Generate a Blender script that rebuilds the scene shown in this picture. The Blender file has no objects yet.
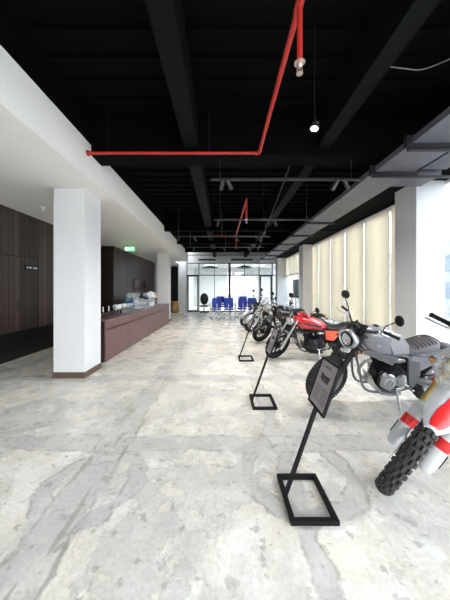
import bpy, bmesh, math, random
from mathutils import Matrix, Vector
random.seed(7)
D = bpy.data
SC = bpy.context.scene
COL = SC.collection
PI = math.pi
def R(d): return math.radians(d)
def V(*a): return Vector(a)

# ------------------------------------------------------------------ materials
def new_mat(name):
    m = D.materials.new(name); m.use_nodes = True
    nt = m.node_tree
    return m, nt, nt.nodes['Principled BSDF'], nt.nodes['Material Output']

def mat(name, col, rough=0.5, metal=0.0, noise=0.06, scale=14.0, bump=0.0, coat=0.0, spec=0.5):
    m, nt, b, out = new_mat(name)
    N = nt.nodes; L = nt.links
    b.inputs['Roughness'].default_value = rough
    b.inputs['Metallic'].default_value = metal
    b.inputs['Coat Weight'].default_value = coat
    b.inputs['Coat Roughness'].default_value = 0.08
    b.inputs['Specular IOR Level'].default_value = spec
    tc = N.new('ShaderNodeTexCoord'); nz = N.new('ShaderNodeTexNoise')
    nz.inputs['Scale'].default_value = scale; nz.inputs['Detail'].default_value = 4
    L.new(tc.outputs['Object'], nz.inputs['Vector'])
    mx = N.new('ShaderNodeMix'); mx.data_type = 'RGBA'
    mx.inputs[6].default_value = tuple(c*(1-noise) for c in col)+(1,)
    mx.inputs[7].default_value = tuple(min(1, c*(1+noise)) for c in col)+(1,)
    L.new(nz.outputs['Fac'], mx.inputs[0]); L.new(mx.outputs[2], b.inputs['Base Color'])
    if bump:
        bp = N.new('ShaderNodeBump'); bp.inputs['Strength'].default_value = bump
        bp.inputs['Distance'].default_value = 0.01
        L.new(nz.outputs['Fac'], bp.inputs['Height']); L.new(bp.outputs['Normal'], b.inputs['Normal'])
    return m

def glass_mat(name, tint=(0.96, 0.98, 1.0), gloss=0.08, gmax=0.75, rough=0.02, haze=0.0, hazecol=(0.9, 0.92, 0.95)):
    m = D.materials.new(name); m.use_nodes = True
    nt = m.node_tree; N = nt.nodes; L = nt.links
    N.remove(N['Principled BSDF']); out = N['Material Output']
    tr = N.new('ShaderNodeBsdfTransparent'); tr.inputs[0].default_value = tint+(1,)
    gl = N.new('ShaderNodeBsdfGlossy'); gl.inputs['Roughness'].default_value = rough
    fr = N.new('ShaderNodeLayerWeight'); fr.inputs['Blend'].default_value = 0.35
    mr = N.new('ShaderNodeMapRange'); mr.inputs['To Min'].default_value = gloss; mr.inputs['To Max'].default_value = gmax
    L.new(fr.outputs['Fresnel'], mr.inputs['Value'])
    mx = N.new('ShaderNodeMixShader'); L.new(mr.outputs[0], mx.inputs[0])
    L.new(tr.outputs[0], mx.inputs[1]); L.new(gl.outputs[0], mx.inputs[2])
    last = mx
    if haze:
        df = N.new('ShaderNodeBsdfDiffuse'); df.inputs[0].default_value = hazecol+(1,)
        nz = N.new('ShaderNodeTexNoise'); nz.inputs['Scale'].default_value = 30
        tc = N.new('ShaderNodeTexCoord'); L.new(tc.outputs['Object'], nz.inputs['Vector'])
        m2 = N.new('ShaderNodeMapRange'); m2.inputs['From Min'].default_value = .35; m2.inputs['From Max'].default_value = .65
        m2.inputs['To Min'].default_value = haze*.4; m2.inputs['To Max'].default_value = haze*1.3
        L.new(nz.outputs['Fac'], m2.inputs['Value'])
        x2 = N.new('ShaderNodeMixShader'); L.new(m2.outputs[0], x2.inputs[0])
        L.new(mx.outputs[0], x2.inputs[1]); L.new(df.outputs[0], x2.inputs[2]); last = x2
    L.new(last.outputs[0], out.inputs['Surface'])
    return m

def wood_mat(name, c1, c2, plank=0.14, axis='Y', rough=0.5):
    """vertical planks: random tone per plank, long streaky grain"""
    m, nt, b, out = new_mat(name); N = nt.nodes; L = nt.links
    b.inputs['Roughness'].default_value = rough
    tc = N.new('ShaderNodeTexCoord'); sp = N.new('ShaderNodeSeparateXYZ')
    L.new(tc.outputs['Object'], sp.inputs[0])
    dv = N.new('ShaderNodeMath'); dv.operation = 'DIVIDE'; dv.inputs[1].default_value = plank
    L.new(sp.outputs[axis], dv.inputs[0])
    fl = N.new('ShaderNodeMath'); fl.operation = 'FLOOR'; L.new(dv.outputs[0], fl.inputs[0])
    wn = N.new('ShaderNodeTexWhiteNoise'); wn.noise_dimensions = '1D'; L.new(fl.outputs[0], wn.inputs['W'])
    mp = N.new('ShaderNodeMapping'); mp.inputs['Scale'].default_value = (22, 22, 1.3)
    L.new(tc.outputs['Object'], mp.inputs[0])
    nz = N.new('ShaderNodeTexNoise'); nz.inputs['Scale'].default_value = 1; nz.inputs['Detail'].default_value = 5
    L.new(mp.outputs[0], nz.inputs['Vector'])
    ad = N.new('ShaderNodeMath'); ad.operation = 'MULTIPLY_ADD'; ad.inputs[1].default_value = 0.75
    L.new(wn.outputs['Value'], ad.inputs[0])
    m1 = N.new('ShaderNodeMath'); m1.operation = 'MULTIPLY'; m1.inputs[1].default_value = 0.45
    L.new(nz.outputs['Fac'], m1.inputs[0]); L.new(m1.outputs[0], ad.inputs[2])
    mx = N.new('ShaderNodeMix'); mx.data_type = 'RGBA'
    mx.inputs[6].default_value = c1+(1,); mx.inputs[7].default_value = c2+(1,)
    L.new(ad.outputs[0], mx.inputs[0])
    fr = N.new('ShaderNodeMath'); fr.operation = 'FRACT'; L.new(dv.outputs[0], fr.inputs[0])
    lt = N.new('ShaderNodeMath'); lt.operation = 'LESS_THAN'; lt.inputs[1].default_value = 0.10; L.new(fr.outputs[0], lt.inputs[0])
    mx2 = N.new('ShaderNodeMix'); mx2.data_type = 'RGBA'; mx2.inputs[7].default_value = (0.005, 0.004, 0.004, 1)
    L.new(lt.outputs[0], mx2.inputs[0]); L.new(mx.outputs[2], mx2.inputs[6])
    L.new(mx2.outputs[2], b.inputs['Base Color'])
    return m

def floor_mat():
    m, nt, b, out = new_mat('polished_concrete'); N = nt.nodes; L = nt.links
    tc = N.new('ShaderNodeTexCoord')
    def noise(scale, detail=5, dist=0.0, off=(0, 0, 0), rough=0.55):
        mp = N.new('ShaderNodeMapping'); mp.inputs['Location'].default_value = off
        L.new(tc.outputs['Object'], mp.inputs[0])
        n = N.new('ShaderNodeTexNoise'); n.inputs['Scale'].default_value = scale
        n.inputs['Detail'].default_value = detail; n.inputs['Distortion'].default_value = dist
        n.inputs['Roughness'].default_value = rough
        L.new(mp.outputs[0], n.inputs['Vector']); return n.outputs['Fac']
    def math_(op, a, b_=None, c=None):
        n = N.new('ShaderNodeMath'); n.operation = op
        for i, v in enumerate((a, b_, c)):
            if v is None: continue
            if isinstance(v, (int, float)): n.inputs[i].default_value = v
            else: L.new(v, n.inputs[i])
        return n.outputs[0]
    def ramp(v, a, b_, lo=0.0, hi=1.0):
        n = N.new('ShaderNodeMapRange'); n.interpolation_type = 'SMOOTHSTEP'
        n.inputs['From Min'].default_value = a; n.inputs['From Max'].default_value = b_
        n.inputs['To Min'].default_value = lo; n.inputs['To Max'].default_value = hi
        L.new(v, n.inputs['Value']); return n.outputs[0]
    def mix(f, a, b_):
        n = N.new('ShaderNodeMix'); n.data_type = 'RGBA'
        if isinstance(f, (int, float)): n.inputs[0].default_value = f
        else: L.new(f, n.inputs[0])
        for i, v in ((6, a), (7, b_)):
            if isinstance(v, tuple): n.inputs[i].default_value = v+(1,)
            else: L.new(v, n.inputs[i])
        return n.outputs[2]
    sp = N.new('ShaderNodeSeparateXYZ'); L.new(tc.outputs['Object'], sp.inputs[0])
    X, Y = sp.outputs['X'], sp.outputs['Y']
    w1 = noise(2.2, 8, 0.0, (0, 0, 0), .62); w2 = noise(2.4, 8, 0.0, (7, 3, 0), .62)
    Xw = math_('ADD', X, math_('MULTIPLY', math_('SUBTRACT', w1, 0.5), 0.34))
    Yw = math_('ADD', Y, math_('MULTIPLY', math_('SUBTRACT', w2, 0.5), 0.34))
    base = mix(ramp(noise(1.3, 9, 0.2, (0,0,0), .66), 0.44, 0.56), CREAM, GREYC)
    base = mix(ramp(noise(3.6, 9, 0.1, (3, 9, 0), .68), 0.46, 0.60, 0, 0.8), base, LIGHTC)
    # patched trenches
    def strip(coord, c, hw, edge=0.014):
        d = math_('ABSOLUTE', math_('SUBTRACT', coord, c))
        return ramp(d, hw-edge, hw+edge, 1.0, 0.0), ramp(math_('ABSOLUTE', math_('SUBTRACT', d, hw)), 0.0, 0.022, 1.0, 0.0)
    masks = []; edges = []
    for (co, c, hw) in ((Xw, -1.05, .14), (Yw, 2.35, .11), (Yw, 4.1, .10), (Xw, 0.55, .07), (Xw, -3.9, .12), (Yw, 6.9, .12), (Xw, 2.3, .1), (Yw, 9.6, .12)):
        a, e = strip(co, c, hw); masks.append(a); edges.append(e)
    def ringm(cx, cy, r, hw):
        dx = math_('SUBTRACT', Xw, cx); dy = math_('SUBTRACT', Yw, cy)
        rr = math_('SQRT', math_('ADD', math_('MULTIPLY', dx, dx), math_('MULTIPLY', dy, dy)))
        d = math_('ABSOLUTE', math_('SUBTRACT', rr, r))
        return ramp(d, hw-.014, hw+.014, 1.0, 0.0), ramp(math_('ABSOLUTE', math_('SUBTRACT', d, hw)), 0.0, 0.02, 1.0, 0.0)
    for a in ((-1.0, 1.85, .33, .06), (0.62, 2.0, .42, .06), (1.6, 4.6, .6, .09), (-2.3, 2.9, .35, .07)):
        a_, e = ringm(*a); masks.append(a_); edges.append(e)
    mm = masks[0]
    for k in masks[1:]: mm = math_('MAXIMUM', mm, k)
    ee = edges[0]
    for k in edges[1:]: ee = math_('MAXIMUM', ee, k)
    base = mix(math_('MULTIPLY', mm, ramp(noise(2.6, 6, 0, (2, 7, 0)), .35, .55, .45, .95)), base, PATCHC)
    base = mix(math_('MULTIPLY', math_('MULTIPLY', ee, ramp(noise(4, 5, 0, (1, 1, 0)), .44, .56)), 0.55), base, (0.25, 0.235, 0.20))
    nb = noise(1.15, 9, 0.0, (21, 4, 0), .62)
    iso = ramp(math_('ABSOLUTE', math_('SUBTRACT', nb, 0.53)), 0.0, 0.010, 1.0, 0.0)
    base = mix(ramp(nb, 0.525, 0.54, 0, .45), base, PATCHC)
    base = mix(math_('MULTIPLY', iso, 0.28), base, (0.30, 0.27, 0.22))
    # brown drag marks inside the long trench
    mp_ = N.new('ShaderNodeMapping'); mp_.inputs['Scale'].default_value = (14, 1.6, 1); L.new(tc.outputs['Object'], mp_.inputs[0])
    nd = N.new('ShaderNodeTexNoise'); nd.inputs['Scale'].default_value = 1.0; nd.inputs['Detail'].default_value = 6; L.new(mp_.outputs[0], nd.inputs['Vector'])
    dm = math_('MULTIPLY', ramp(nd.outputs['Fac'], .56, .64), ramp(math_('ABSOLUTE', math_('SUBTRACT', Xw, -1.05)), .10, .26, 1.0, 0.0))
    base = mix(math_('MULTIPLY', dm, 0.5), base, (0.26, 0.235, 0.19))
    # dark stains and scuffs
    st = ramp(noise(3.4, 5, 0.2, (11, 5, 0)), 0.66, 0.70)
    base = mix(math_('MULTIPLY', st, 0.45), base, (0.27, 0.26, 0.23))
    st2 = ramp(noise(11, 6, 0.1, (2, 5, 0)), 0.60, 0.66)
    base = mix(math_('MULTIPLY', st2, 0.45), base, (0.24, 0.22, 0.19))
    # vein-like cracks
    vo = N.new('ShaderNodeTexVoronoi'); vo.feature = 'DISTANCE_TO_EDGE'; vo.inputs['Scale'].default_value = 1.7
    cb = N.new('ShaderNodeCombineXYZ'); L.new(Xw, cb.inputs[0]); L.new(Yw, cb.inputs[1]); L.new(cb.outputs[0], vo.inputs['Vector'])
    cr = math_('MULTIPLY', ramp(vo.outputs['Distance'], 0.0, 0.012, 1.0, 0.0), ramp(noise(1.3, 3, 0, (5, 8, 0)), .48, .6))
    base = mix(math_('MULTIPLY', cr, 0.20), base, (0.24, 0.225, 0.19))
    fine = noise(38, 6, 0.0, (0, 0, 0), 0.7)
    fm = ramp(fine, 0.3, 0.7, 0.90, 1.08)
    vm = N.new('ShaderNodeVectorMath'); vm.operation = 'SCALE'; L.new(base, vm.inputs[0]); L.new(fm, vm.inputs['Scale'])
    L.new(vm.outputs[0], b.inputs['Base Color'])
    rg = ramp(noise(2.3, 5, .3, (4, 4, 0)), .3, .7, 0.20, 0.42)
    L.new(rg, b.inputs['Roughness'])
    b.inputs['Specular IOR Level'].default_value = 0.5
    bp = N.new('ShaderNodeBump'); bp.inputs['Strength'].default_value = 0.12; bp.inputs['Distance'].default_value = 0.01
    L.new(noise(9, 6), bp.inputs['Height']); L.new(bp.outputs[0], b.inputs['Normal'])
    return m
CREAM = (0.79, 0.745, 0.655); GREYC = (0.65, 0.63, 0.585); LIGHTC = (0.87, 0.85, 0.80); PATCHC = (0.57, 0.56, 0.535)

def blind_mat():
    m = D.materials.new('blind_fabric'); m.use_nodes = True
    nt = m.node_tree; N = nt.nodes; L = nt.links; N.remove(N['Principled BSDF']); out = N['Material Output']
    tc = N.new('ShaderNodeTexCoord'); wv = N.new('ShaderNodeTexNoise'); wv.inputs['Scale'].default_value = 60
    L.new(tc.outputs['Object'], wv.inputs['Vector'])
    mx = N.new('ShaderNodeMix'); mx.data_type = 'RGBA'; L.new(wv.outputs['Fac'], mx.inputs[0])
    mx.inputs[6].default_value = (0.86, 0.80, 0.68, 1); mx.inputs[7].default_value = (0.93, 0.88, 0.77, 1)
    df = N.new('ShaderNodeBsdfDiffuse'); tl = N.new('ShaderNodeBsdfTranslucent')
    L.new(mx.outputs[2], df.inputs[0]); L.new(mx.outputs[2], tl.inputs[0])
    ms = N.new('ShaderNodeMixShader'); ms.inputs[0].default_value = 0.55
    L.new(df.outputs[0], ms.inputs[1]); L.new(tl.outputs[0], ms.inputs[2]); L.new(ms.outputs[0], out.inputs['Surface'])
    return m

def emis(name, col, s):
    m, nt, b, out = new_mat(name)
    b.inputs['Base Color'].default_value = col+(1,); b.inputs['Emission Color'].default_value = col+(1,)
    b.inputs['Emission Strength'].default_value = s
    return m

M = dict(
    white=mat('white_paint', (0.66, 0.67, 0.68), 0.6, noise=.02, scale=3),
    soffit=mat('soffit_paint', (0.88, 0.87, 0.84), 0.7, noise=.02, scale=2),
    black_ceiling=mat('black_ceiling_paint', (0.0014, 0.0015, 0.0017), 0.9, noise=.5, scale=1.2, spec=.1),
    beam=mat('beam_paint', (0.0020, 0.0031, 0.0034), 0.7, noise=.6, scale=7, bump=.1, spec=.15),
    duct=mat('grey_duct_paint', (0.11, 0.11, 0.135), 0.45, noise=.35, scale=6, bump=.1),
    duct_dark=mat('dark_duct_seam', (0.012, 0.012, 0.018), 0.5),
    black_metal=mat('black_metal', (0.005, 0.005, 0.006), 0.45, noise=.2),
    stand_black=mat('stand_black_powder_coat', (0.003, 0.003, 0.004), 0.6, noise=.25, scale=40, spec=.2),
    red_pipe=mat('red_pipe_paint', (0.50, 0.030, 0.022), 0.4, noise=.12, scale=9),
    brass=mat('brass_metal', (0.55, 0.36, 0.16), 0.3, 1.0),
    steel=mat('steel', (0.55, 0.55, 0.56), 0.28, 1.0),
    wood=wood_mat('dark_walnut_planks', (0.0015, 0.0012, 0.0012), (0.085, 0.056, 0.045)),
    wood_dark=mat('dark_panel_wood', (0.022, 0.013, 0.011), 0.45, noise=.4, scale=5),
    plinth=mat('black_plinth', (0.004, 0.004, 0.004), 0.5),
    base_brown=mat('brown_skirting', (0.10, 0.06, 0.045), 0.5, noise=.3),
    counter=mat('mauve_brown_laminate', (0.150, 0.080, 0.077), 0.5, noise=.12, scale=4),
    counter_top=mat('mauve_stone_top', (0.165, 0.10, 0.095), 0.3, noise=.25, scale=25),
    glass=glass_mat('clear_glass'),
    glass_in=glass_mat('partition_glass', (0.93, 0.96, 0.97), 0.06),
    blind=blind_mat(), floor=floor_mat(),
    green=emis('green_sign_light', (0.03, 0.65, 0.12), 1.1),
    sign_white=emis('white_sign_letters', (0.9, 1.0, 0.9), 1.2),
    lamp=emis('lamp_lens', (1.0, 0.97, 0.9), 6.0),
    blue=mat('blue_mesh_fabric', (0.02, 0.05, 0.36), 0.7, noise=.2, scale=60),
    white_plastic=mat('white_plastic', (0.72, 0.73, 0.75), 0.4, noise=.03),
    rubber=mat('tyre_rubber', (0.008, 0.008, 0.0085), 0.75, noise=.3, scale=30, spec=.25),
    rubber_dust=mat('dusty_tyre_rubber', (0.045, 0.044, 0.043), 0.85, noise=.35, scale=25, spec=.3),
    chrome=mat('chrome', (0.75, 0.76, 0.78), 0.12, 1.0, noise=.03),
    alu=mat('cast_aluminium', (0.50, 0.50, 0.51), 0.38, 0.9, noise=.2, scale=25),
    alu_dark=mat('dark_engine_metal', (0.028, 0.029, 0.033), 0.42, 0.6, noise=.35, scale=20),
    gold=mat('gold_anodised_fork', (0.50, 0.37, 0.13), 0.3, 0.8, noise=.1),
    grey_paint=mat('grey_metallic_paint', (0.30, 0.305, 0.335), 0.32, 0.35, coat=.6, noise=.05),
    silver_paint=mat('silver_paint', (0.48, 0.49, 0.51), 0.35, 0.4, coat=.5),
    frame_grey=mat('grey_frame_paint', (0.20, 0.20, 0.22), 0.4, 0.3),
    red_paint=mat('red_tank_paint', (0.56, 0.012, 0.018), 0.22, 0.1, coat=1.0, noise=.05),
    orange=mat('orange_panel_paint', (0.72, 0.09, 0.03), 0.3, coat=.7),
    race_red=mat('bright_red_plastic', (0.68, 0.018, 0.018), 0.38, noise=.05),
    race_white=mat('white_bike_plastic', (0.62, 0.64, 0.66), 0.35, noise=.03),
    black_paint=mat('gloss_black_paint', (0.012, 0.012, 0.014), 0.18, coat=1.0),
    black_plastic=mat('black_plastic', (0.006, 0.006, 0.007), 0.45, spec=.35),
    seat_brown=mat('grey_brown_seat_leather', (0.055, 0.047, 0.058), 0.5, noise=.2, scale=30),
    seat_black=mat('black_seat_vinyl', (0.018, 0.018, 0.02), 0.5, noise=.2, scale=30),
    lens=glass_mat('headlight_lens', (0.92, 0.94, 0.93), 0.18, .75, 0.08, haze=.35),
    amber=mat('amber_lens', (0.65, 0.22, 0.03), 0.3),
    red_lens=mat('red_tail_lens', (0.45, 0.01, 0.01), 0.25),
    mirror=mat('mirror_glass', (0.7, 0.72, 0.75), 0.05, 1.0, noise=.01),
    plastic_wrap=glass_mat('clear_plastic_wrap', (0.93, 0.95, 0.98), 0.16, .7, 0.12, haze=.40),
    paper=mat('grey_printed_sheet', (0.32, 0.28, 0.31), 0.55, noise=.12, scale=20),
    ink=mat('dark_print', (0.05, 0.045, 0.055), 0.6),
    ink_light=mat('faded_print', (0.16, 0.14, 0.155), 0.6),
)

# ------------------------------------------------------------------ mesh builder
class MB:
    def __init__(s, T=None):
        s.bm = bmesh.new(); s.T = T or Matrix.Identity(4)
    def _v(s, pts): return [s.bm.verts.new(s.T @ Vector(p)) for p in pts]
    def ring_skin(s, rings, closed=True, cap=True, loop=False):
        vr = [s._v(r) for r in rings]; n = len(vr[0])
        idx = range(n) if closed else range(n-1)
        seq = list(zip(vr, vr[1:])) + ([(vr[-1], vr[0])] if loop else [])
        for a, b in seq:
            for i in idx:
                j = (i+1) % n
                try: s.bm.faces.new((a[i], a[j], b[j], b[i]))
                except ValueError: pass
        if cap and not loop and closed:
            for r in (vr[0], vr[-1]):
                try: s.bm.faces.new(r)
                except ValueError: pass
        return s
    def box(s, c, size, rot=None, bev=0.0):
        hx, hy, hz = (v/2 for v in size); Rm = rot or Matrix.Identity(3)
        if not isinstance(Rm, Matrix): Rm = Matrix.Identity(3)
        Rm = Rm.to_3x3()
        c = Vector(c)
        if bev > 0:
            b = min(bev, hx*.9, hy*.9, hz*.9)
            rings = []
            for z, k in ((-hz, b), (-hz+b, 0), (hz-b, 0), (hz, b)):
                x, y = hx-k, hy-k
                q = b if k == 0 else b*.5
                rings.append([c+Rm @ Vector(p+(z,)) for p in ((x-q, -y), (x, -y+q), (x, y-q), (x-q, y), (-x+q, y), (-x, y-q), (-x, -y+q), (-x+q, -y))])
            return s.ring_skin(rings)
        rings = [[c+Rm @ Vector((sx*hx, sy*hy, z)) for sx, sy in ((-1, -1), (1, -1), (1, 1), (-1, 1))] for z in (-hz, hz)]
        return s.ring_skin(rings)
    def b2(s, x0, x1, y0, y1, z0, z1, bev=0):
        return s.box(((x0+x1)/2, (y0+y1)/2, (z0+z1)/2), (abs(x1-x0), abs(y1-y0), abs(z1-z0)), bev=bev)
    def tube(s, pts, r, seg=8, smooth=0, cap=True, loop=False):
        P = [Vector(p) for p in pts]
        if not isinstance(r, (list, tuple)): r = [r]*len(P)
        if smooth:
            Q = []; RR = []
            n = len(P)
            for i in range(n if loop else n-1):
                p0 = P[(i-1) % n] if (loop or i > 0) else P[0]
                p1 = P[i]; p2 = P[(i+1) % n]
                p3 = P[(i+2) % n] if (loop or i+2 < n) else P[-1]
                for k in range(smooth):
                    t = k/smooth
                    Q.append(0.5*((2*p1)+(p2-p0)*t+(2*p0-5*p1+4*p2-p3)*t*t+(3*p1-p0-3*p2+p3)*t**3))
                    RR.append(r[i]*(1-t)+r[(i+1) % n]*t)
            if not loop: Q.append(P[-1]); RR.append(r[-1])
            P, r = Q, RR
        rings = []; n = len(P); up = None
        for i in range(n):
            a = P[i-1] if (i > 0 or loop) else P[0]; b = P[(i+1) % n] if (i < n-1 or loop) else P[-1]
            t = (b-a).normalized() if (b-a).length > 1e-9 else V(0, 0, 1)
            if up is None: up = t.orthogonal().normalized()
            else:
                up = (up - t*up.dot(t))
                up = up.normalized() if up.length > 1e-6 else t.orthogonal().normalized()
            w = t.cross(up)
            rings.append([P[i]+(up*math.cos(2*PI*k/seg)+w*math.sin(2*PI*k/seg))*r[i] for k in range(seg)])
        return s.ring_skin(rings, cap=cap, loop=loop)
    def cyl(s, p0, p1, r, r1=None, seg=16): return s.tube([p0, p1], [r, r if r1 is None else r1], seg)
    def lathe(s, prof, c=(0, 0, 0), axis=(0, 0, 1), seg=32, loop=False, cap=True):
        """prof: (radius, height along axis)"""
        a = Vector(axis).normalized(); u = a.orthogonal().normalized(); w = a.cross(u); c = Vector(c)
        rings = []
        for (r, h) in prof:
            r = max(r, 1e-4)
            rings.append([c+a*h+(u*math.cos(2*PI*k/seg)+w*math.sin(2*PI*k/seg))*r for k in range(seg)])
        return s.ring_skin(rings, cap=cap, loop=loop)
    def ell(s, c, rad, rot=None, seg=14, rings=8, wob=0):
        c = Vector(c); Rm = (rot or Matrix.Identity(3)).to_3x3(); rr = []
        for i in range(rings+1):
            th = PI*i/rings; z = math.cos(th); q = max(math.sin(th), 1e-3)
            row = []
            for k in range(seg):
                f = 1+random.uniform(-wob, wob)
                row.append(c+Rm @ Vector((rad[0]*q*math.cos(2*PI*k/seg)*f, rad[1]*q*math.sin(2*PI*k/seg)*f, rad[2]*z*f)))
            rr.append(row)
        return s.ring_skin(rr)
    def loft(s, secs, n=20, e=2.6, axis='x', cap=True):
        """secs: (x, zbottom, ztop, halfwidth[, ycentre])  superellipse rings along x"""
        rings = []
        for q in secs:
            x, zb, zt, hw = q[:4]; yc = q[4] if len(q) > 4 else 0
            zc = (zb+zt)/2; hh = (zt-zb)/2; row = []
            for k in range(n):
                a = 2*PI*k/n; ca, sa = math.cos(a), math.sin(a)
                row.append((x, yc+hw*math.copysign(abs(ca)**(2/e), ca), zc+hh*math.copysign(abs(sa)**(2/e), sa)))
            rings.append(row)
        return s.ring_skin(rings, cap=cap)
    def prism(s, pts, y0, y1, taper=1.0):
        """side outline in (x,z) pulled across y"""
        cx = sum(p[0] for p in pts)/len(pts); cz = sum(p[1] for p in pts)/len(pts)
        e = min(.006, abs(y1-y0)*.2); sg = 1 if y1 > y0 else -1
        k = .97
        def r(y, f): return [(cx+(p[0]-cx)*f, y, cz+(p[1]-cz)*f) for p in pts]
        return s.ring_skin([r(y0, k), r(y0+e*sg, 1), r(y1-e*sg, taper), r(y1, k*taper)])
    def arc_fender(s, c, r, a0, a1, w, steps=14, th=.004, droop=.03, taper=1.0):
        """curved mudguard round the y axis at c; angles measured from +x towards +z"""
        rings = []; m = 7
        for i in range(steps+1):
            t = i/steps; a = a0+(a1-a0)*t
            ww = w*(1-(1-taper)*abs(2*t-1)**2)
            out = []; inn = []
            for j in range(m):
                u = -1+2*j/(m-1); rr = r-droop*u*u
                for lst, q in ((out, rr+th), (inn, rr-th)):
                    lst.append((c[0]+q*math.cos(a), c[1]+u*ww/2, c[2]+q*math.sin(a)))
            rings.append(out+inn[::-1])
        return s.ring_skin(rings)
    def build(s, name, material, parent=None, smooth=True, loc=None):
        bmesh.ops.remove_doubles(s.bm, verts=s.bm.verts, dist=1e-6)
        bmesh.ops.recalc_face_normals(s.bm, faces=s.bm.faces)
        me = D.meshes.new(name); s.bm.to_mesh(me); s.bm.free()
        ms = material if isinstance(material, (list, tuple)) else [material]
        for m_ in ms: me.materials.append(m_)
        if smooth:
            me.polygons.foreach_set('use_smooth', [True]*len(me.polygons))
            try: me.set_sharp_from_angle(angle=R(38))
            except Exception: pass
        o = D.objects.new(name, me); COL.objects.link(o)
        if parent is not None: o.parent = parent
        if loc is not None: o.location = loc
        return o

def tag(o, label=None, cat=None, group=None, kind=None):
    if label: o['label'] = label
    if cat: o['category'] = cat
    if group: o['group'] = group
    if kind: o['kind'] = kind
    return o
def empty(name, loc, rot=(0, 0, 0), sc=1.0):
    o = D.objects.new(name, None); COL.objects.link(o); o.location = loc; o.rotation_euler = rot
    o.scale = (sc, sc, sc); o.empty_display_size = .1
    return o
def copy_tree(o, parent=None):
    c = o.copy(); COL.objects.link(c)
    if parent is not None: c.parent = parent
    for ch in list(o.children): copy_tree(ch, c)
    return c
def struct(name, mb, m, parent=None, smooth=False):
    o = mb.build(name, m, parent, smooth)
    if parent is None: o['kind'] = 'structure'
    return o
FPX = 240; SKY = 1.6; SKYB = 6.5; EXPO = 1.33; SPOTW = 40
A_LOC = (2.785, 2.39, .0); A_YAW = 20; A_LEAN = 19; A_STEER = 19
# ------------------------------------------------------------------ motorcycles
def wheel(root, name, c, Rw, tw, T, kind, knobby, disc_side=1, rim_mat='alu', tyre_mat='rubber'):
    """wheel in the x-z plane at c (axle along y); T = steering transform"""
    cx, cy, cz = c
    rr = Rw - tw*.78                                      # rim radius
    m = MB(T)
    hw = tw*.36
    m.lathe([(rr-.012, -hw), (rr+.012, -hw), (rr+.004, -hw*.7), (rr-.014, 0), (rr+.004, hw*.7), (rr+.012, hw), (rr-.012, hw), (rr-.024, 0)],
            c, (0, 1, 0), 40, loop=True)
    m.lathe([(.028, -.055), (.05, -.05), (.05, -.035), (.026, -.02), (.026, .02), (.05, .035), (.05, .05), (.028, .055)], c, (0, 1, 0), 20)
    if kind == 'wire':
        n = 32
        for k in range(n):
            a = 2*PI*k/n; sd = 1 if k % 2 else -1; tw_ = .55*(1 if (k//2) % 2 else -1)
            p0 = (cx+.046*math.cos(a+tw_), cy+sd*.042, cz+.046*math.sin(a+tw_))
            p1 = (cx+(rr-.008)*math.cos(a), cy+sd*.008, cz+(rr-.008)*math.sin(a))
            m.tube([p0, p1], .0028, 4)
    else:
        n = kind
        for k in range(n):
            a = 2*PI*k/n
            for da in (-.09, .09):
                m.tube([(cx+.04*math.cos(a+da*3), cy, cz+.04*math.sin(a+da*3)), (cx+rr*.6*math.cos(a+da*.8), cy, cz+rr*.6*math.sin(a+da*.8)),
                        (cx+(rr-.01)*math.cos(a+da), cy, cz+(rr-.01)*math.sin(a+da))], [.017, .011, .013], 6)
    w = m.build(name, M[rim_mat], root)
    t = MB(T)
    prof = []
    for k in range(15):
        u = -1+2*k/14
        a = u*PI*.62
        prof.append((rr+.006+tw*.40*(1+math.cos(a))*.93+(.0), math.sin(a)*tw*.5))
    prof += [(rr+.002, tw*.30), (rr+.002, -tw*.30)]
    mx = max(p[0] for p in prof); k_ = (Rw-(.014 if knobby else 0))-mx
    prof = [(p[0]+k_*max(0, (p[0]-rr)/(mx-rr)), p[1]) for p in prof]
    t.lathe(prof, c, (0, 1, 0), 48, loop=True)
    if knobby:
        n = knobby
        for k in range(n):
            a = 2*PI*k/n
            row = ((-.30, 0), (.30, 0), (0, .5)) if k % 2 else ((-.16, 0), (.16, 0))
            rows = [(u, a+(.5*2*PI/n if False else 0)) for u, _ in row]
            for u, aa in rows + [((.47 if k % 2 else .43), a), ((-.47 if k % 2 else -.43), a)]:
                drop = tw*.40*(u/.5)**2*.72
                rad = Rw-.008-drop
                tilt = -u*1.9
                Rm = Matrix.Rotation(-aa, 3, 'Y') @ Matrix.Rotation(-tilt, 3, 'Z').to_3x3()
                t.box((cx+rad*math.cos(aa), cy+u*tw, cz+rad*math.sin(aa)), (.022, tw*.20, 2*PI*Rw/n*.62), Rm)
    else:
        pass
    t.build('tyre', M[tyre_mat], w)
    if disc_side:
        d = MB(T)
        y0 = disc_side*.062
        d.lathe([(.085, y0-.002), (.15, y0-.002), (.15, y0+.002), (.085, y0+.002)], c, (0, 1, 0), 32, loop=True)
        for k in range(6):
            a = 2*PI*k/6
            d.tube([(cx+.045*math.cos(a), cy+disc_side*.05, cz+.045*math.sin(a)), (cx+.09*math.cos(a+.3), cy+y0, cz+.09*math.sin(a+.3))], .006, 5)
        d.build('brake_disc', M['steel'], w)
    return w

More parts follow.
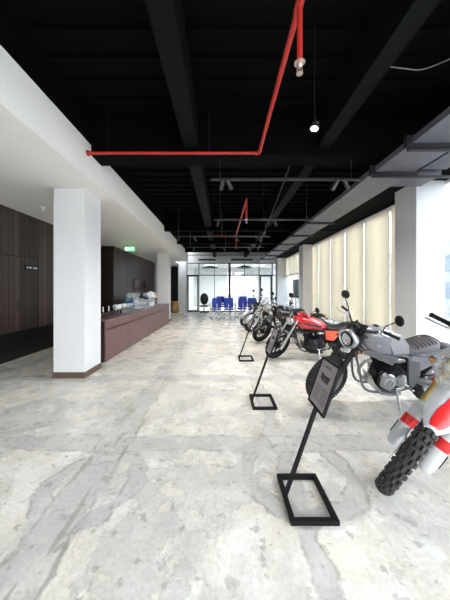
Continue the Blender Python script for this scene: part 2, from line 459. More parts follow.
def motorcycle(loc, yaw, lean, sc, steer, S, label, group='motorcycles parked in the row'):
    G = lambda k, d=None: S.get(k, d)
    root = empty('motorcycle', loc, (R(-lean), 0, R(yaw)), 1.0); root.scale = sc if isinstance(sc, tuple) else (sc, sc, sc)
    tag(root, label, 'motorcycle', group)
    wb = G('wb', 1.43); Rf = G('Rf', .315); Rr = G('Rr', .315); rake = R(G('rake', 25))
    tf = G('tf', .115); tr = G('tr', .15)
    a = V(-math.sin(rake), 0, math.cos(rake)); fw = V(math.cos(rake), 0, math.sin(rake))
    ax = V(wb, 0, Rf)
    P0 = ax - fw*.035
    T = Matrix.Translation(P0) @ Matrix.Rotation(R(steer), 4, a) @ Matrix.Translation(-P0)
    I = Matrix.Identity(4)
    wheel(root, 'front_wheel', tuple(ax), Rf, tf, T, G('spokes', 'wire'), G('knob_f', 0), -1, G('rim', 'alu'), G('tyre_mat', 'rubber'))
    rw = wheel(root, 'rear_wheel', (0, 0, Rr), Rr, tr, I, G('spokes', 'wire'), G('knob_r', 0), 1, G('rim', 'alu'), G('tyre_mat', 'rubber'))
    sprk = MB(); sprk.lathe([(.03, .07), (.10, .07), (.10, .075), (.03, .075)], (0, 0, Rr), (0, 1, 0), 30, loop=True); sprk.build('sprocket', M['steel'], rw)
    # fork
    L = G('fork_len', .72)
    yo = G('fork_w', .1)
    f = MB(T)
    for sd in (-1, 1):
        o = V(0, sd*yo, 0)
        f.cyl(ax+o-a*.03, ax+o+a*.30, .030, .028, 14)
        f.cyl(ax+o+a*.28, ax+o+a*L, .0215 if not G('usd') else .030, seg=14)
        f.lathe([(.034, .28), (.034, .31)], ax+o, a, 14)
        if G('gaiter'):
            for q in range(9):
                f.lathe([(.026, .31+q*.02), (.036, .32+q*.02), (.026, .33+q*.02)], ax+o, a, 14)
    f.cyl(ax+V(0, -yo-.02, 0), ax+V(0, yo+.02, 0), .012)
    fork = f.build('fork', M[G('fork_mat', 'alu')], root)
    cl = MB(T)
    for q in (L-.18, L-.01):
        cpt = ax+a*q-fw*.02
        Rm = Matrix.Rotation(-rake, 3, 'Y')
        cl.box(cpt, (.075, yo*2+.07, .026), Rm, bev=.008)
    cl.cyl(ax+a*(L-.2)-fw*.035, ax+a*(L+.01)-fw*.035, .022)
    cl.build('fork_clamp', M[G('clamp_mat', 'black_metal')], fork)
    cal = MB(T); cal.box(ax+a*.06-fw*.10+V(0, -.075, 0), (.05, .045, .10), Matrix.Rotation(-rake, 3, 'Y'), bev=.01)
    cal.build('brake_caliper', M['alu_dark'], fork)
    # handlebar
    top = ax+a*(L+.01)-fw*.03
    w = G('bar_w', .39); h = G('bar_h', .075); pull = G('pull', .10)
    pts = [top+V(-pull, -w, h), top+V(-pull*.62, -w+.13, h+.003), top+V(.0, -.12, .045), top+V(.0, 0, .035), top+V(.0, .12, .045), top+V(-pull*.62, w-.13, h+.003), top+V(-pull, w, h)]
    hb = MB(T); hb.tube(pts, .0115, 10, smooth=5)
    for sd in (-1, 1): hb.cyl(top+V(0, sd*.045, -.01), top+V(0, sd*.045, .045), .017)
    if G('crossbar'): hb.cyl(top+V(-.02, -.17, .065), top+V(-.02, .17, .065), .008)
    hbar = hb.build('handlebar', M[G('bar_mat', 'black_metal')], root)
    for sd in (-1, 1):
        e = V(*pts[-1 if sd > 0 else 0]) if False else (pts[-1] if sd > 0 else pts[0])
        i_ = pts[-2] if sd > 0 else pts[1]
        d = (e-i_).normalized()
        g = MB(T)
        g.tube([i_+d*.0, i_+d*.012, i_+d*.02, e-d*.004, e+d*.012, e+d*.02], [.021, .021, .0165, .0165, .02, .015], 12)
        g.build('grip', M['black_plastic'], hbar)
        lv = MB(T)
        q = i_-d*.03
        lv.tube([q+V(.02, 0, .0), q+V(.065, sd*.02, -.005), q+V(.075, sd*.09, -.008), q+V(.055, sd*.18, -.01)], [.010, .008, .006, .007], 8, smooth=3)
        lv.box(q+V(.01, 0, .0), (.04, .05, .034), bev=.008)
        lv.build('brake_lever' if sd < 0 else 'clutch_lever', M[G('lever_mat', 'alu')], hbar)
        if G('mirrors', True):
            mo = G('mirror_out', .10); mh = G('mirror_h', .20)
            q = i_-d*.01
            cm = q+V(-.01, sd*mo, mh)
            st = MB(T); st.tube([q+V(.01, 0, .01), q+V(.015, sd*.01, .07), q+V(.02, sd*mo*.6, mh*.72), cm+V(.02, -sd*.02, -.02)], .006, 8, smooth=4)
            st.ell(cm, (.020, .062, .056), Matrix.Rotation(R(-sd*14), 3, 'Z'), 20, 10)
            mr = st.build('mirror', M[G('mirror_mat', 'black_plastic')], root)
            gl = MB(T); gl.ell(cm+V(-.010, 0, 0), (.013, .054, .048), Matrix.Rotation(R(-sd*14), 3, 'Z'), 20, 8); gl.build('mirror_glass', M['mirror'], mr)
    # cables
    cb = MB(T)
    for sd in (-1, 1):
        cb.tube([top+V(-.03, sd*.22, .06), top+V(.09, sd*.14, .10), top+V(.10, sd*.05, -.05), top+V(.0, sd*.03, -.20), top+V(-.05, sd*.02, -.3)], .0045, 6, smooth=5)
    cb.build('control_cable', M['black_plastic'], hbar)
    # instruments
    ins = MB(T); ic = top+V(.065, 0, .055)
    Rm = Matrix.Rotation(R(-35), 3, 'Y')
    ins.lathe([(.038, -.025), (.052, -.01), (.054, .012), (.048, .016)], ic, Rm @ V(0, 0, 1), 22)
    ins.box(top+V(.04, 0, .02), (.05, .09, .03), bev=.008)
    ip = ins.build('instrument_cluster', M['black_plastic'], root)
    MB(T).lathe([(.044, .0165), (.001, .018)], ic, Rm @ V(0, 0, 1), 22).build('dial_glass', M['lens'], ip)
    # headlight
    if G('headlight', True):
        r = G('hl_r', .085); hc = ax+a*(L-.10)+V(.10, 0, G('hl_dz', -.01)); dr = V(1, 0, -.06).normalized()
        hm = MB(T); hm.lathe([(.02, -.105), (r*.55, -.095), (r*.85, -.06), (r*.98, -.02), (r*1.04, .0), (r*1.04, .018), (r*.96, .02), (r*.92, .002), (r*.5, -.05), (.01, -.06)], hc, dr, 30)
        hl = hm.build('headlight', M[G('hl_mat', 'black_plastic')], root)
        MB(T).lathe([(r*.96, .012), (r*.8, .024), (r*.45, .033), (.001, .036)], hc, dr, 30).build('lens', M['lens'], hl)
        MB(T).lathe([(r*.88, -.0), (r*.5, -.04), (.012, -.05)], hc, dr, 24, cap=False).build('reflector', M['chrome'], hl)
    if G('shroud'):
        sm = MB(T); hc = ax+a*(L-.10)+V(.085, 0, 0)
        # cowl round the headlight: broad plate with shoulders
        rings = []
        for (dx, kx, kz) in ((-.07, .9, .85), (-.02, 1.12, 1.05), (.02, 1.15, 1.1), (.035, 1.02, .98), (.02, .80, .80), (-.01, .78, .78)):
            row = []
            for k in range(28):
                t_ = 2*PI*k/28
                rx = .112*kx*(1+.10*math.cos(2*t_)); rz = .105*kz*(1-.06*math.sin(t_)+.05*math.cos(4*t_))
                row.append(hc+V(dx, rx*math.cos(t_), rz*math.sin(t_)))
            rings.append(row)
        sm.ring_skin(rings, cap=False)
        sm.build('headlight_cowl', M[G('shroud')], root)
        fs = MB(T); hc = ax+a*(L+.0)+V(.08, 0, 0); rings = []
        for i in range(6):
            z = i/5; row = []; back = []
            for k in range(9):
                u = -1+2*k/8; p_ = hc+V(.03-z*.12-.05*u*u, u*.115*(1-.3*z*z), z*.10-.01)
                row.append(p_); back.append(p_+V(-.012, 0, 0))
            rings.append(row+back[::-1])
        fs.ring_skin(rings); fs.build('fly_screen', M['black_plastic'], root)
    if G('screen'):
        sm = MB(T); hc = ax+a*(L-.02)+V(.11, 0, .06)
        rings = []
        for i in range(7):
            z = i/6; row = []
            for k in range(11):
                u = -1+2*k/10
                row.append(hc+V(-z*.13-.10*u*u, u*.15*(1-.45*z*z), z*.22))
            rings.append(row)
        sm.ring_skin(rings, closed=False, cap=False)
        sc_ = sm.build('windscreen', M['lens'], root)
        so = sc_.modifiers.new('thick', 'SOLIDIFY'); so.thickness = .004
    # turn signals front (steered) and rear
    for sd in (-1, 1):
        c = ax+a*(L-.12)+V(.05, sd*.19, -.05)
        m_ = MB(T); m_.cyl(ax+a*(L-.12)+V(.02, sd*.10, -.03), c, .007); m_.ell(c, (.034, .022, .022), seg=12, rings=7)
        tso = m_.build('turn_signal', M['black_plastic'], root)
        MB(T).ell(c+V(.014, 0, 0), (.026, .018, .018), seg=12, rings=6).build('amber_lens', M['amber'], tso)
    # front fender
    ff = G('ffender', 'low')
    if ff == 'low':
        m_ = MB(T); m_.arc_fender(tuple(ax), Rf+.03, R(20), R(150), tf*1.25, 16, .003, .035, .85)
        for sd in (-1, 1): m_.tube([ax+V(0, sd*yo*.86, .02), ax+V(-.03, sd*tf*.6, Rf-.01)], .006, 6); m_.tube([ax+V(0, sd*yo*.86, .02), ax+V(-.20, sd*tf*.6, Rf-.13)], .005, 6)
        m_.build('front_fender', M[G('fender_mat', 'black_paint')], root)
    elif ff == 'high':
        m_ = MB(T)
        # beak mudguard high over the wheel: sections along x
        z0 = ax.z+Rf+.11
        rings = []
        for (x, z, w_, d_) in ((.27, -.05, .030, .018), (.22, -.03, .055, .028), (.14, .0, .082, .04), (.05, .03, .092, .05), (-.10, .065, .09, .055), (-.24, .07, .075, .05), (-.42, .0, .055, .03)):
            o_, i_ = [], []
            for k in range(9):
                u = -1+2*k/8
                zz = z-d_*abs(u)**2.2
                o_.append((ax.x+x, u*w_, z0+zz)); i_.append((ax.x+x, u*w_*.96, z0+zz-.006))
            rings.append(o_+i_[::-1])
        m_.ring_skin(rings)
        fe = m_.build('front_fender', M['race_white'], root)
        s_ = MB(T); rings = []
        for (x, z, w_, d_) in ((.255, -.044, .026, .018), (.22, -.03, .040, .028), (.14, .0, .046, .04), (.05, .03, .042, .05), (-.10, .065, .034, .055), (-.22, .07, .02, .05)):
            o_, i_ = [], []
            for k in range(7):
                ua, ub = ((-.6, .75), (-.5, .72), (-.35, .75), (-.15, .8), (.0, .85), (.1, .85))[len(rings)]
                u = ua+(ub-ua)*k/6
                zz = z-d_*abs(u)**2.2
                wf = (.03, .055, .082, .092, .09, .075)[len(rings)]
                o_.append((ax.x+x, u*wf, z0+zz+.003)); i_.append((ax.x+x, u*wf, z0+zz-.002))
            rings.append(o_+i_[::-1])
        s_.ring_skin(rings); s_.build('red_stripe', M['race_red'], fe)
        # fork guards
        for sd in (-1, 1):
            g = MB(T)
            o = V(0, sd*(yo+.005), 0)+fw*.035
            def gs(q, wx, wy, fo=0):
                c_ = ax+o+a*q+fw*fo; row = []
                for k in range(14):
                    t_ = 2*PI*k/14
                    row.append(c_+fw*(wx*math.cos(t_))*.55+V(0, 1, 0)*(wy*math.sin(t_)))
                return row
            g.ring_skin([gs(-.05, .018, .02), gs(-.035, .045, .036), gs(.02, .058, .045), (gs(.10, .056, .043)), gs(.22, .050, .039), gs(.31, .045, .035), gs(.325, .02, .015)])
            go = g.build('fork_guard', M['race_white'], fork)
            b_ = MB(T); b_.ring_skin([gs(.13, .0565, .0435), gs(.15, .0560, .043), gs(.18, .0545, .0422), gs(.20, .0535, .0415)], cap=False); b_.build('red_band', M['race_red'], go)
            k_ = MB(T); k_.box(ax+o+a*.07+V(0, sd*.046, 0)+fw*.0, (.010, .006, .10), Matrix.Rotation(-rake, 3, 'Y')); k_.build('black_slot', M['black_plastic'], go)
    # frame
    fr = MB(); head = P0+a*(L-.13)+V(-.02, 0, 0)
    sx = G('seat_x', .42)
    for sd in (-1, 1):
        y = .085*sd
        fr.tube([head+V(0, sd*.02, -.06), (wb*.66, y, .70), (sx+.10, y*1.1, .66), (sx-.06, y*1.2, .52), (sx-.0, y*1.2, .34)], .019, 8, smooth=4)
        fr.tube([head+V(0, sd*.02, -.10), (wb*.745, y, .50), (wb*.68, y*1.2, .25), (wb*.50, y*1.3, .215), (sx+.0, y*1.3, .27), (sx-.02, y*1.2, .34)], .016, 8, smooth=4)
        fr.tube([(sx+.05, y, .66), (sx-.2, y, .69), (sx-.42, y*.9, .745)], .013, 8, smooth=3)
        fr.tube([(sx-.02, y*1.1, .42), (sx-.2, y, .58), (sx-.36, y*.9, .72)], .012, 8)
    fr.cyl(head-a*.07, head+a*.07, .034)
    fr.build('frame', M[G('frame_mat', 'frame_grey')], root)
    # swingarm
    sw = MB()
    for sd in (-1, 1):
        y = (tr/2+.045)*sd
        sw.tube([(sx-.0, sd*.07, .36), (sx-.14, y, .355), (.05, y, Rr+.005), (-.05, y, Rr)], [.036, .044, .034, .028], 12)
    sw.cyl((0, -tr/2-.07, Rr), (0, tr/2+.07, Rr), .011)
    swo = sw.build('swingarm', M[G('swing_mat', 'frame_grey')], root)
    chn = MB(); y = .072
    chn.tube([(sx+.10, y, .385), (.0, y, Rr+.10), (-.09, y, Rr+.04), (-.09, y, Rr-.04), (0, y, Rr-.10), (sx+.10, y, .315), (sx+.14, y, .35)], .006, 6, loop=True); chn.build('chain', M['alu_dark'], swo)
    # shocks
    for sd in (-1, 1):
        y = sd*(tr/2+.05)
        p0 = V(.04, y, Rr+.05); p1 = V(G('shock_x', .20), sd*.11, .66); d = (p1-p0)
        m_ = MB(); m_.cyl(p0, p1, .011); m_.cyl(p0, p0+d*.28, .022); m_.cyl(p1-d*.12, p1, .024)
        sh = m_.build('shock_absorber', M[G('shock_mat', 'black_metal')], root)
        n = 90; u = d.normalized().orthogonal(); w_ = d.normalized().cross(u)
        MB().tube([p0+d*(.2+.68*k/n)+(u*math.cos(k*.62)+w_*math.sin(k*.62))*.026 for k in range(n)], .0048, 5).build('spring', M[G('spring_mat', 'steel')], sh)
    # engine
    ex = G('ex', wb*.475)
    e = MB()
    e.loft([(ex-.20, .29, .43, .07), (ex-.17, .25, .47, .105), (ex-.05, .235, .49, .118), (ex+.08, .235, .46, .12), (ex+.16, .255, .41, .105), (ex+.19, .28, .37, .07)], 24, 5)
    e.box((ex-.10, 0, .50), (.14, .16, .06), bev=.015)
    for k in range(5): e.box((ex+.02, 0, .228-.004*k), (.22-.02*k, .16, .008), bev=.002)
    eng = e.build('engine', M[G('case_mat', G('engine_mat', 'alu'))], root)
    for sd in (1, -1):
        for nm, cx_, cz_, r_, y_ in (('clutch_cover', .06, .345, .105, .115), ('sprocket_cover', -.12, .36, .075, .10), ('timing_cover', .13, .43, .045, .095)):
            cv = MB(); c_ = (ex+cx_, sd*y_, cz_); q = r_
            cv.lathe([(q, .0), (q*1.04, .008), (q*1.04, .018), (q*.90, .028), (q*.88, .024), (q*.80, .024), (q*.76, .034), (q*.45, .042), (q*.42, .036), (q*.30, .036), (q*.26, .044), (.001, .046)], c_, (0, sd, 0), 30)
            for k in range(6):
                t_ = 2*PI*k/6+.3
                cv.cyl((c_[0]+q*.98*math.cos(t_), c_[1], c_[2]+q*.98*math.sin(t_)), (c_[0]+q*.98*math.cos(t_), c_[1]+sd*.028, c_[2]+q*.98*math.sin(t_)), .008, seg=6)
            cv.build(nm, M[G('engine_mat', 'alu')], eng)
    MB().tube([(ex+.10, .13, .50), (ex+.20, .12, .42), (ex+.17, .13, .30), (ex+.05, .16, .24)], .009, 8, smooth=4).build('hose', M['black_plastic'], eng)
    MB().tube([(ex-.02, .12, .56), (ex-.10, .15, .50), (ex-.16, .13, .44)], .011, 8, smooth=4).build('hose', M['black_plastic'], eng)
    MB().tube([(ex+.06, -.12, .62), (ex+.16, -.14, .46), (ex+.1, -.15, .34)], .009, 8, smooth=4).build('hose', M['black_plastic'], eng)
    hs = MB(); hs.cyl((ex-.03, .07, .60), (ex-.16, .07, .60), .028); hs.cyl((ex-.06, .07, .60), (ex-.10, .07, .60), .036); hs.build('carburettor', M['alu'], eng)
    cyls = G('cyl', ((ex+.07, 14),))
    for (cx_, ang) in cyls:
        dirn = V(math.sin(R(ang)), 0, math.cos(R(ang))); base = V(cx_, 0, .45)
        cy = MB(); Rm = Matrix.Rotation(R(ang), 3, 'Y')
        cy.box(base+dirn*.07, (.12, .13, .17), Rm, bev=.02)
        for k in range(9):
            cy.box(base+dirn*(.005+.018*k), (.17, .20-.003*abs(k-4), .006), Rm, bev=.003)
        cy.build('cylinder', M[G('cyl_mat', 'alu_dark')], eng)
        hd = MB(); hd.box(base+dirn*.185, (.15, .19, .055), Rm, bev=.02); hd.cyl(base+dirn*.195+V(0, -.105, 0), base+dirn*.195+V(0, .105, 0), .032); hd.build('cylinder_head', M[G('engine_mat', 'alu')], eng)
    ab = MB(); ab.loft([(sx-.02, .46, .60, .07), (sx+.03, .43, .63, .10), (sx+.16, .46, .62, .09), (ex-.02, .50, .60, .06)], 18, 4); ab.build('airbox', M['black_plastic'], root)
    # exhaust (right hand side)
    exm = MB(); hx, ha = cyls[-1]; q = V(hx+.10+.05, 0, .56)
    side = G('exh_side', -1)
    exm.tube([q, q+V(.09, side*.02, -.03), q+V(.13, side*.05, -.18), (ex+.16, side*.10, .235), (ex-.05, side*.14, .21), (sx-.05, side*.16, .25), (sx-.14, side*.17, .33)], .021, 12, smooth=5)
    exo = exm.build('exhaust_pipe', M[G('pipe_mat', 'steel')], root)
    mf = MB(); e0 = V(sx-.12, side*.175, .31); e1 = V(sx-.52, side*.20, G('muff_z', .44)); d = e1-e0
    mf.tube([e0, e0+d*.08, e0+d*.16, e0+d*.92, e0+d*.97, e1], [.022, .040, .052, .055, .045, .03], 20)
    mf.build('muffler', M[G('muffler_mat', 'black_metal')], exo)
    if side < 0 and G('left_box'):
        pass
    # tank
    tk = MB(); tk.loft(G('tank'), 28, G('tank_e', 2.5)); tank = tk.build('fuel_tank', M[G('tank_mat', 'grey_paint')], root)
    cap = MB(); tx, tz = G('cap', (.88, .99)); cap.lathe([(.034, -.012), (.034, .006), (.026, .012), (.001, .013)], (tx, 0, tz), (-.12, 0, 1), 20); cap.build('filler_cap', M['black_metal'], tank)
    for nm, pts_, y0, y1, mm in G('tank_panels', ()):
        for sd in (-1, 1):
            MB().prism(pts_, sd*y0, sd*y1, .96).build(nm, M[mm], tank)
    # seat
    st = MB(); st.loft(G('seat'), 24, 2.8); seat = st.build('seat', M[G('seat_mat', 'seat_black')], root)
    if G('ribs'):
        x0, x1, nr, zt_ = G('ribs')
        for k in range(nr):
            x = x0+(x1-x0)*k/(nr-1)
            rb = [(x, .125*math.sin(t_)*1.0, zt_(x)-.028+.036*math.cos(t_)**.8 if math.cos(t_) > 0 else zt_(x)-.028) for t_ in [(-PI/2)+PI*j/12 for j in range(13)]]
            MB().tube(rb, .0085, 6).build('seat_rib', M['seat_rib'], seat)
    for nm, pts_, y0, y1, mm in G('panels', ()):
        for sd in ((-1, 1)):
            MB().prism(pts_, sd*y0, sd*y1, .94).build(nm, M[mm], root)
    # rear fender + light
    rf = MB(); rf.arc_fender((0, 0, Rr), Rr+G('rf_gap', .10), R(G('rf0', 60)), R(G('rf1', 150)), tr*1.1, 12, .003, .03, .9); rfo = rf.build('rear_fender', M[G('rfender_mat', 'black_plastic')], root)
    tx, tz = G('tail', (-.20, .76))
    tl = MB(); tl.ell((tx, 0, tz), (.035, .06, .03)); tlo = tl.build('tail_light', M['red_lens'], root)
    for sd in (-1, 1):
        m_ = MB(); m_.cyl((tx+.04, 0, tz-.03), (tx+.0, sd*.14, tz-.03), .006); m_.ell((tx, sd*.15, tz-.03), (.032, .022, .022), seg=10, rings=6); m_.build('turn_signal', M['black_plastic'], root)
    # side stand, pegs, levers
    ss = MB(); foot = V(ex-.04, .33, G('stand_z', -.055))
    ss.tube([(ex-.08, .10, .24), (ex-.06, .16, .20), foot+V(0, -.02, .05), foot], [.016, .014, .012, .012], 10)
    ss.box(foot+V(0, .01, .004), (.07, .05, .010), Matrix.Rotation(R(-lean), 3, 'X'), bev=.004)
    ss.build('side_stand', M[G('stand_mat', 'steel')], root)
    pg = MB()
    for sd in (-1, 1):
        pg.cyl((ex-.17, sd*.12, .30), (ex-.17, sd*.24, .31), .011); pg.box((ex-.17, sd*.215, .315), (.04, .08, .018), bev=.005)
    pg.tube([(ex-.17, .15, .30), (ex-.06, .17, .28), (ex+.0, .19, .30)], .007, 8); pg.build('footpeg', M['steel'], root)
    if G('skid'):
        sk = MB(); sk.loft([(ex-.16, .165, .20, .11), (ex-.05, .155, .20, .13), (ex+.12, .17, .23, .13), (ex+.22, .26, .33, .12), (ex+.27, .38, .42, .09)], 18, 4); sk.build('skid_plate', M[G('skid')], root)
    if G('radiator'):
        rd = MB(); rd.box((ex+.30, 0, .52), (.05, .26, .24), Matrix.Rotation(R(12), 3, 'Y'), bev=.01)
        for k in range(12): rd.box((ex+.328, 0, .42+.018*k), (.004, .22, .004))
        rd.build('radiator', M['black_plastic'], root)
    if G('extra'): G('extra')(root, T, ax, a, fw, top)
    return root

M['seat_rib'] = mat('seat_rib_grey', (0.10, 0.09, 0.11), 0.45)  # plain grey of the raised seat ribs

SCRAMBLER = dict(wb=1.50, rake=29, ex=.68, Rf=.32, Rr=.315, tf=.125, tr=.155, spokes='wire', knob_f=48, knob_r=48, tyre_mat='rubber_dust', fork_mat='black_metal', usd=True,
    gaiter=False, shroud='silver_paint', hl_r=.078, hl_mat='black_plastic', ffender='none', frame_mat='frame_grey', swing_mat='frame_grey', case_mat='alu_dark', cyl_mat='alu_dark',
    tank=[(.56, .70, .80, .05), (.60, .68, .87, .10), (.72, .665, .955, .135), (.86, .665, .995, .155), (.98, .69, 1.0, .155), (1.07, .76, .98, .13), (1.12, .82, .94, .07)], tank_e=3.4,
    cap=(.90, 1.0), tank_mat='grey_paint',
    tank_panels=(('tank_emblem', [(.90, .815), (.95, .80), (.99, .815), (.95, .835)], .150, .162, 'silver_paint'),
                 ('knee_panel', [(.53, .71), (.55, .82), (.66, .93), (.80, .97), (.82, .84), (.74, .70)], .10, .152, 'silver_paint')),
    seat=[(.07, .74, .80, .05), (.09, .71, .835, .085), (.17, .69, .85, .118), (.30, .675, .825, .130), (.42, .665, .775, .135), (.54, .68, .765, .115), (.64, .73, .80, .07)], seat_mat='grey_seat',
    ribs=(.13, .44, 8, lambda x: .848-.28*max(0,x-.2)),
    panels=(('side_panel', [(.50, .68), (.30, .665), (-.02, .745), (.0, .70), (.14, .58), (.34, .48), (.46, .48)], .095, .125, 'grey_paint'),
            ('tank_shroud', [(.62, .66), (1.08, .76), (1.10, .70), (.92, .64), (.70, .55)], .105, .13, 'frame_grey'),
            ('rear_frame_cover', [(.52, .66), (.46, .30), (.38, .28), (.32, .45), (.36, .62)], .10, .13, 'frame_grey')),
    tail=(-.02, .73), rf_gap=.16, rf0=75, rf1=140, bar_w=.40, bar_h=.11, mirror_h=.19, mirror_out=.12, skid='alu', shock_mat='silver_paint', stand_mat='silver_paint', bar_mat='black_metal', tail_=0)
M['grey_seat'] = mat('grey_brown_seat', (0.15, 0.14, 0.155), 0.5, noise=.12, scale=30)

CRUISER = dict(wb=1.46, Rf=.32, Rr=.315, tf=.12, tr=.16, spokes=5, rim='alu_dark', rake=28, fork_len=.74, fork_mat='steel', hl_r=.09, hl_mat='chrome', engine_mat='alu_dark', cyl_mat='alu_dark',
    cyl=((.60, -28), (.78, 32)), frame_mat='black_metal', swing_mat='black_metal',
    tank=[(.46, .69, .76, .04), (.52, .67, .81, .09), (.66, .66, .89, .14), (.84, .66, .985, .17), (1.0, .69, 1.02, .165), (1.10, .76, 1.0, .12), (1.15, .82, .96, .06)], tank_e=2.5,
    cap=(.93, 1.005), tank_mat='red_paint', seat=[(-.22, .76, .80, .05), (-.15, .73, .82, .10), (.05, .71, .80, .125), (.22, .66, .745, .13), (.40, .65, .74, .12), (.54, .69, .78, .07)],
    panels=(('side_panel', [(.54, .67), (.26, .66), (.22, .58), (.34, .45), (.50, .47)], .10, .135, 'orange'),),
    tank_panels=(('tank_stripe', [(.60, .78), (.90, .84), (1.08, .86), (.92, .80), (.64, .74)], .13, .170, 'black_paint'),),
    bar_w=.38, bar_h=.10, pull=.16, mirror_h=.17, mirror_out=.10, ffender='low', fender_mat='black_paint', tail=(-.26, .74), muffler_mat='black_metal', radiator=False, skid='black_plastic', shock_x=.18)

def crate_extra(root, T, ax, a, fw, top): pass
def dirt_extra(root, T, ax, a, fw, top):
    L = .75
    # clear plastic sheet bundled over the headlight and front cowl
    rnd = random.Random(3)
    hc = ax+a*(L-.06)+V(.10, 0, -.0)
    m_ = MB(T); rr = []
    for i in range(13):
        th = PI*i/12; row = []
        for k in range(22):
            ph = 2*PI*k/22; f_ = 1+rnd.uniform(-.09, .09)+.07*math.sin(5*ph+2*i)
            row.append(hc+V(.15*math.sin(th)*math.cos(ph)*f_, .165*math.sin(th)*math.sin(ph)*f_, .24*math.cos(th)*(1+rnd.uniform(-.03, .03))))
        rr.append(row)
    m_.ring_skin(rr); m_.build('clear_plastic_cover', M['plastic_wrap'], root, smooth=True)
    n_ = MB(T); n_.box(ax+a*(L-.06)+V(.06, 0, .02), (.03, .20, .22), Matrix.Rotation(R(-20), 3, 'Y'), bev=.012)
    n_.build('number_plate_cowl', M['race_white'], root)
DIRT = dict(wb=1.47, Rf=.35, Rr=.335, tf=.082, tr=.13, rake=25, fork_len=.79, fork_w=.092, knob_f=40, knob_r=40, spokes='wire', rim='black_metal', tyre_mat='rubber_dust', usd=True, fork_mat='gold', ffender='high',
    tank=[(.55, .78, .84, .04), (.60, .76, .88, .09), (.75, .74, .93, .11), (.90, .76, .98, .12), (1.0, .80, .98, .11), (1.06, .86, .95, .06)], tank_mat='race_white', cap=(.88, .99),
    tank_panels=(('radiator_shroud', [(.70, .90), (1.06, .96), (1.20, .74), (1.08, .58), (.88, .70)], .12, .165, 'race_red'),),
    seat=[(-.30, .86, .89, .05), (-.2, .84, .89, .08), (.2, .82, .88, .095), (.5, .82, .88, .10), (.72, .86, .93, .08)], seat_mat='seat_black',
    panels=(('side_panel', [(.52, .82), (.10, .84), (.0, .78), (.22, .60), (.46, .58)], .10, .13, 'race_white'),),
    tail=(-.40, .80), rf_gap=.22, rf0=70, rf1=150, rfender_mat='race_white', bar_w=.345, bar_h=.06, mirrors=False, lever_mat='alu', crossbar=True, headlight=True, hl_r=.07,
    hl_mat='black_plastic', skid='black_plastic', exh_side=-1, extra=dirt_extra, stand_z=-.06)
# ------------------------------------------------------------------ the room
LX, RX = -4.5, 4.4          # left wood wall, window plane
LOW, TOP, SLAB = 3.24, 3.79, 4.25
BACK = 16.5
YN = -4.5                   # front end behind the camera, partly left open for sky light
struct('floor', MB().b2(-8.5, RX+.15, YN, 22, -.1, 0), M['floor'])
ground = struct('ground_outside', MB().b2(-60, 80, -60, 90, -.25, -.12), mat('outside_paving', (0.36, 0.36, 0.35), .9))
struct('ceiling', MB().b2(-2.10, RX+.2, YN, BACK+.1, SLAB, SLAB+.15), M['black_ceiling'])
struct('ceiling_left', MB().b2(-8.5, -2.07, YN, 14.65, LOW, TOP), M['soffit'])
struct('ceiling_left_rear', MB().b2(-8.5, -2.9, 14.65, BACK+.1, LOW, TOP), M['soffit'])
struct('wall_above_soffit', MB().b2(-2.25, -2.10, YN, 14.65, TOP, SLAB), M['black_ceiling'])
struct('wall_left', MB().b2(LX-.15, LX, 1.6, 8.9, 0, LOW), M['wood'])
pl = struct('baseboard_left', MB().b2(LX, LX+.03, 1.6, 8.9, 0, .60), M['plinth'])
# flush wood door in the left wall with seam, lock and sign plate
dr = struct('door_1', MB().b2(LX, LX+.012, 4.68, 5.85, .60, 2.22), M['wood'])
s_ = MB()
for y in (4.66, 5.86): s_.b2(LX, LX+.016, y-.006, y+.006, .6, 2.24)
s_.b2(LX, LX+.016, 4.66, 5.86, 2.225, 2.24); s_.build('door_seam', M['plinth'], dr, False)
h = MB(); h.box((LX+.035, 5.30, 1.17), (.03, .05, .22), bev=.01); h.build('door_lock', M['black_metal'], dr)
h = MB(); h.box((LX+.02, 4.52, 1.46), (.03, .09, .09), bev=.01); tag(h.build('light_switch', M['black_metal']), 'black wall switch plate at the left edge of the dark wood wall', 'switch')
sg = tag(MB().box((LX+.018, 5.65, 2.02), (.012, .42, .13), bev=.003).build('sign_plate', M['black_metal'], smooth=False), 'small dark room sign with white symbols on the wooden wall', 'sign')
for y, w in ((5.52, .03), (5.60, .07), (5.70, .025), (5.77, .06)): MB().box((LX+.027, y, 2.02), (.004, w, .035)).build('sign_symbol', M['white_plastic'], sg, False)
# hall box and bar back wall
struct('wall_bar_end', MB().b2(-8.5, -4.3, 9.5, 9.62, 0, LOW), M['wood_dark'])
struct('wall_bar', MB().b2(-4.45, -4.3, 9.62, 15.3, 0, LOW), wood_mat('bar_panels', (0.020, 0.012, 0.010), (0.055, 0.032, 0.026), .9, 'Y', .35))
struct('wall_corridor', MB().b2(-8.6, -8.5, 1.6, 22, 0, LOW), M['white'])
struct('wall_corridor_end', MB().b2(-8.5, LX-.15, 1.5, 1.6, 0, LOW), M['white'])
# rear wall pieces (left of glass)
struct('wall_back_left', MB().b2(-2.95, -2.42, 16.15, 16.65, 0, SLAB), M['white'])
struct('wall_back_far', MB().b2(-8.5, -3.62, 16.3, 16.5, 0, LOW), M['white'])
struct('wall_back_lintel', MB().b2(-3.62, -2.95, 16.3, 16.5, 3.12, LOW), M['white'])
struct('wall_store', MB().b2(-3.9, -2.6, 18.0, 18.1, 0, 3.3), M['plinth'])
struct('wall_store_left', MB().b2(-3.9, -3.8, 16.5, 18.0, 0, 3.3), M['wood_dark'])
struct('wall_store_right', MB().b2(-2.75, -2.65, 16.65, 18.0, 0, 3.3), M['wood_dark'])
struct('ceiling_store', MB().b2(-3.9, -2.6, 16.5, 18.1, 3.3, 3.4), M['black_ceiling'])
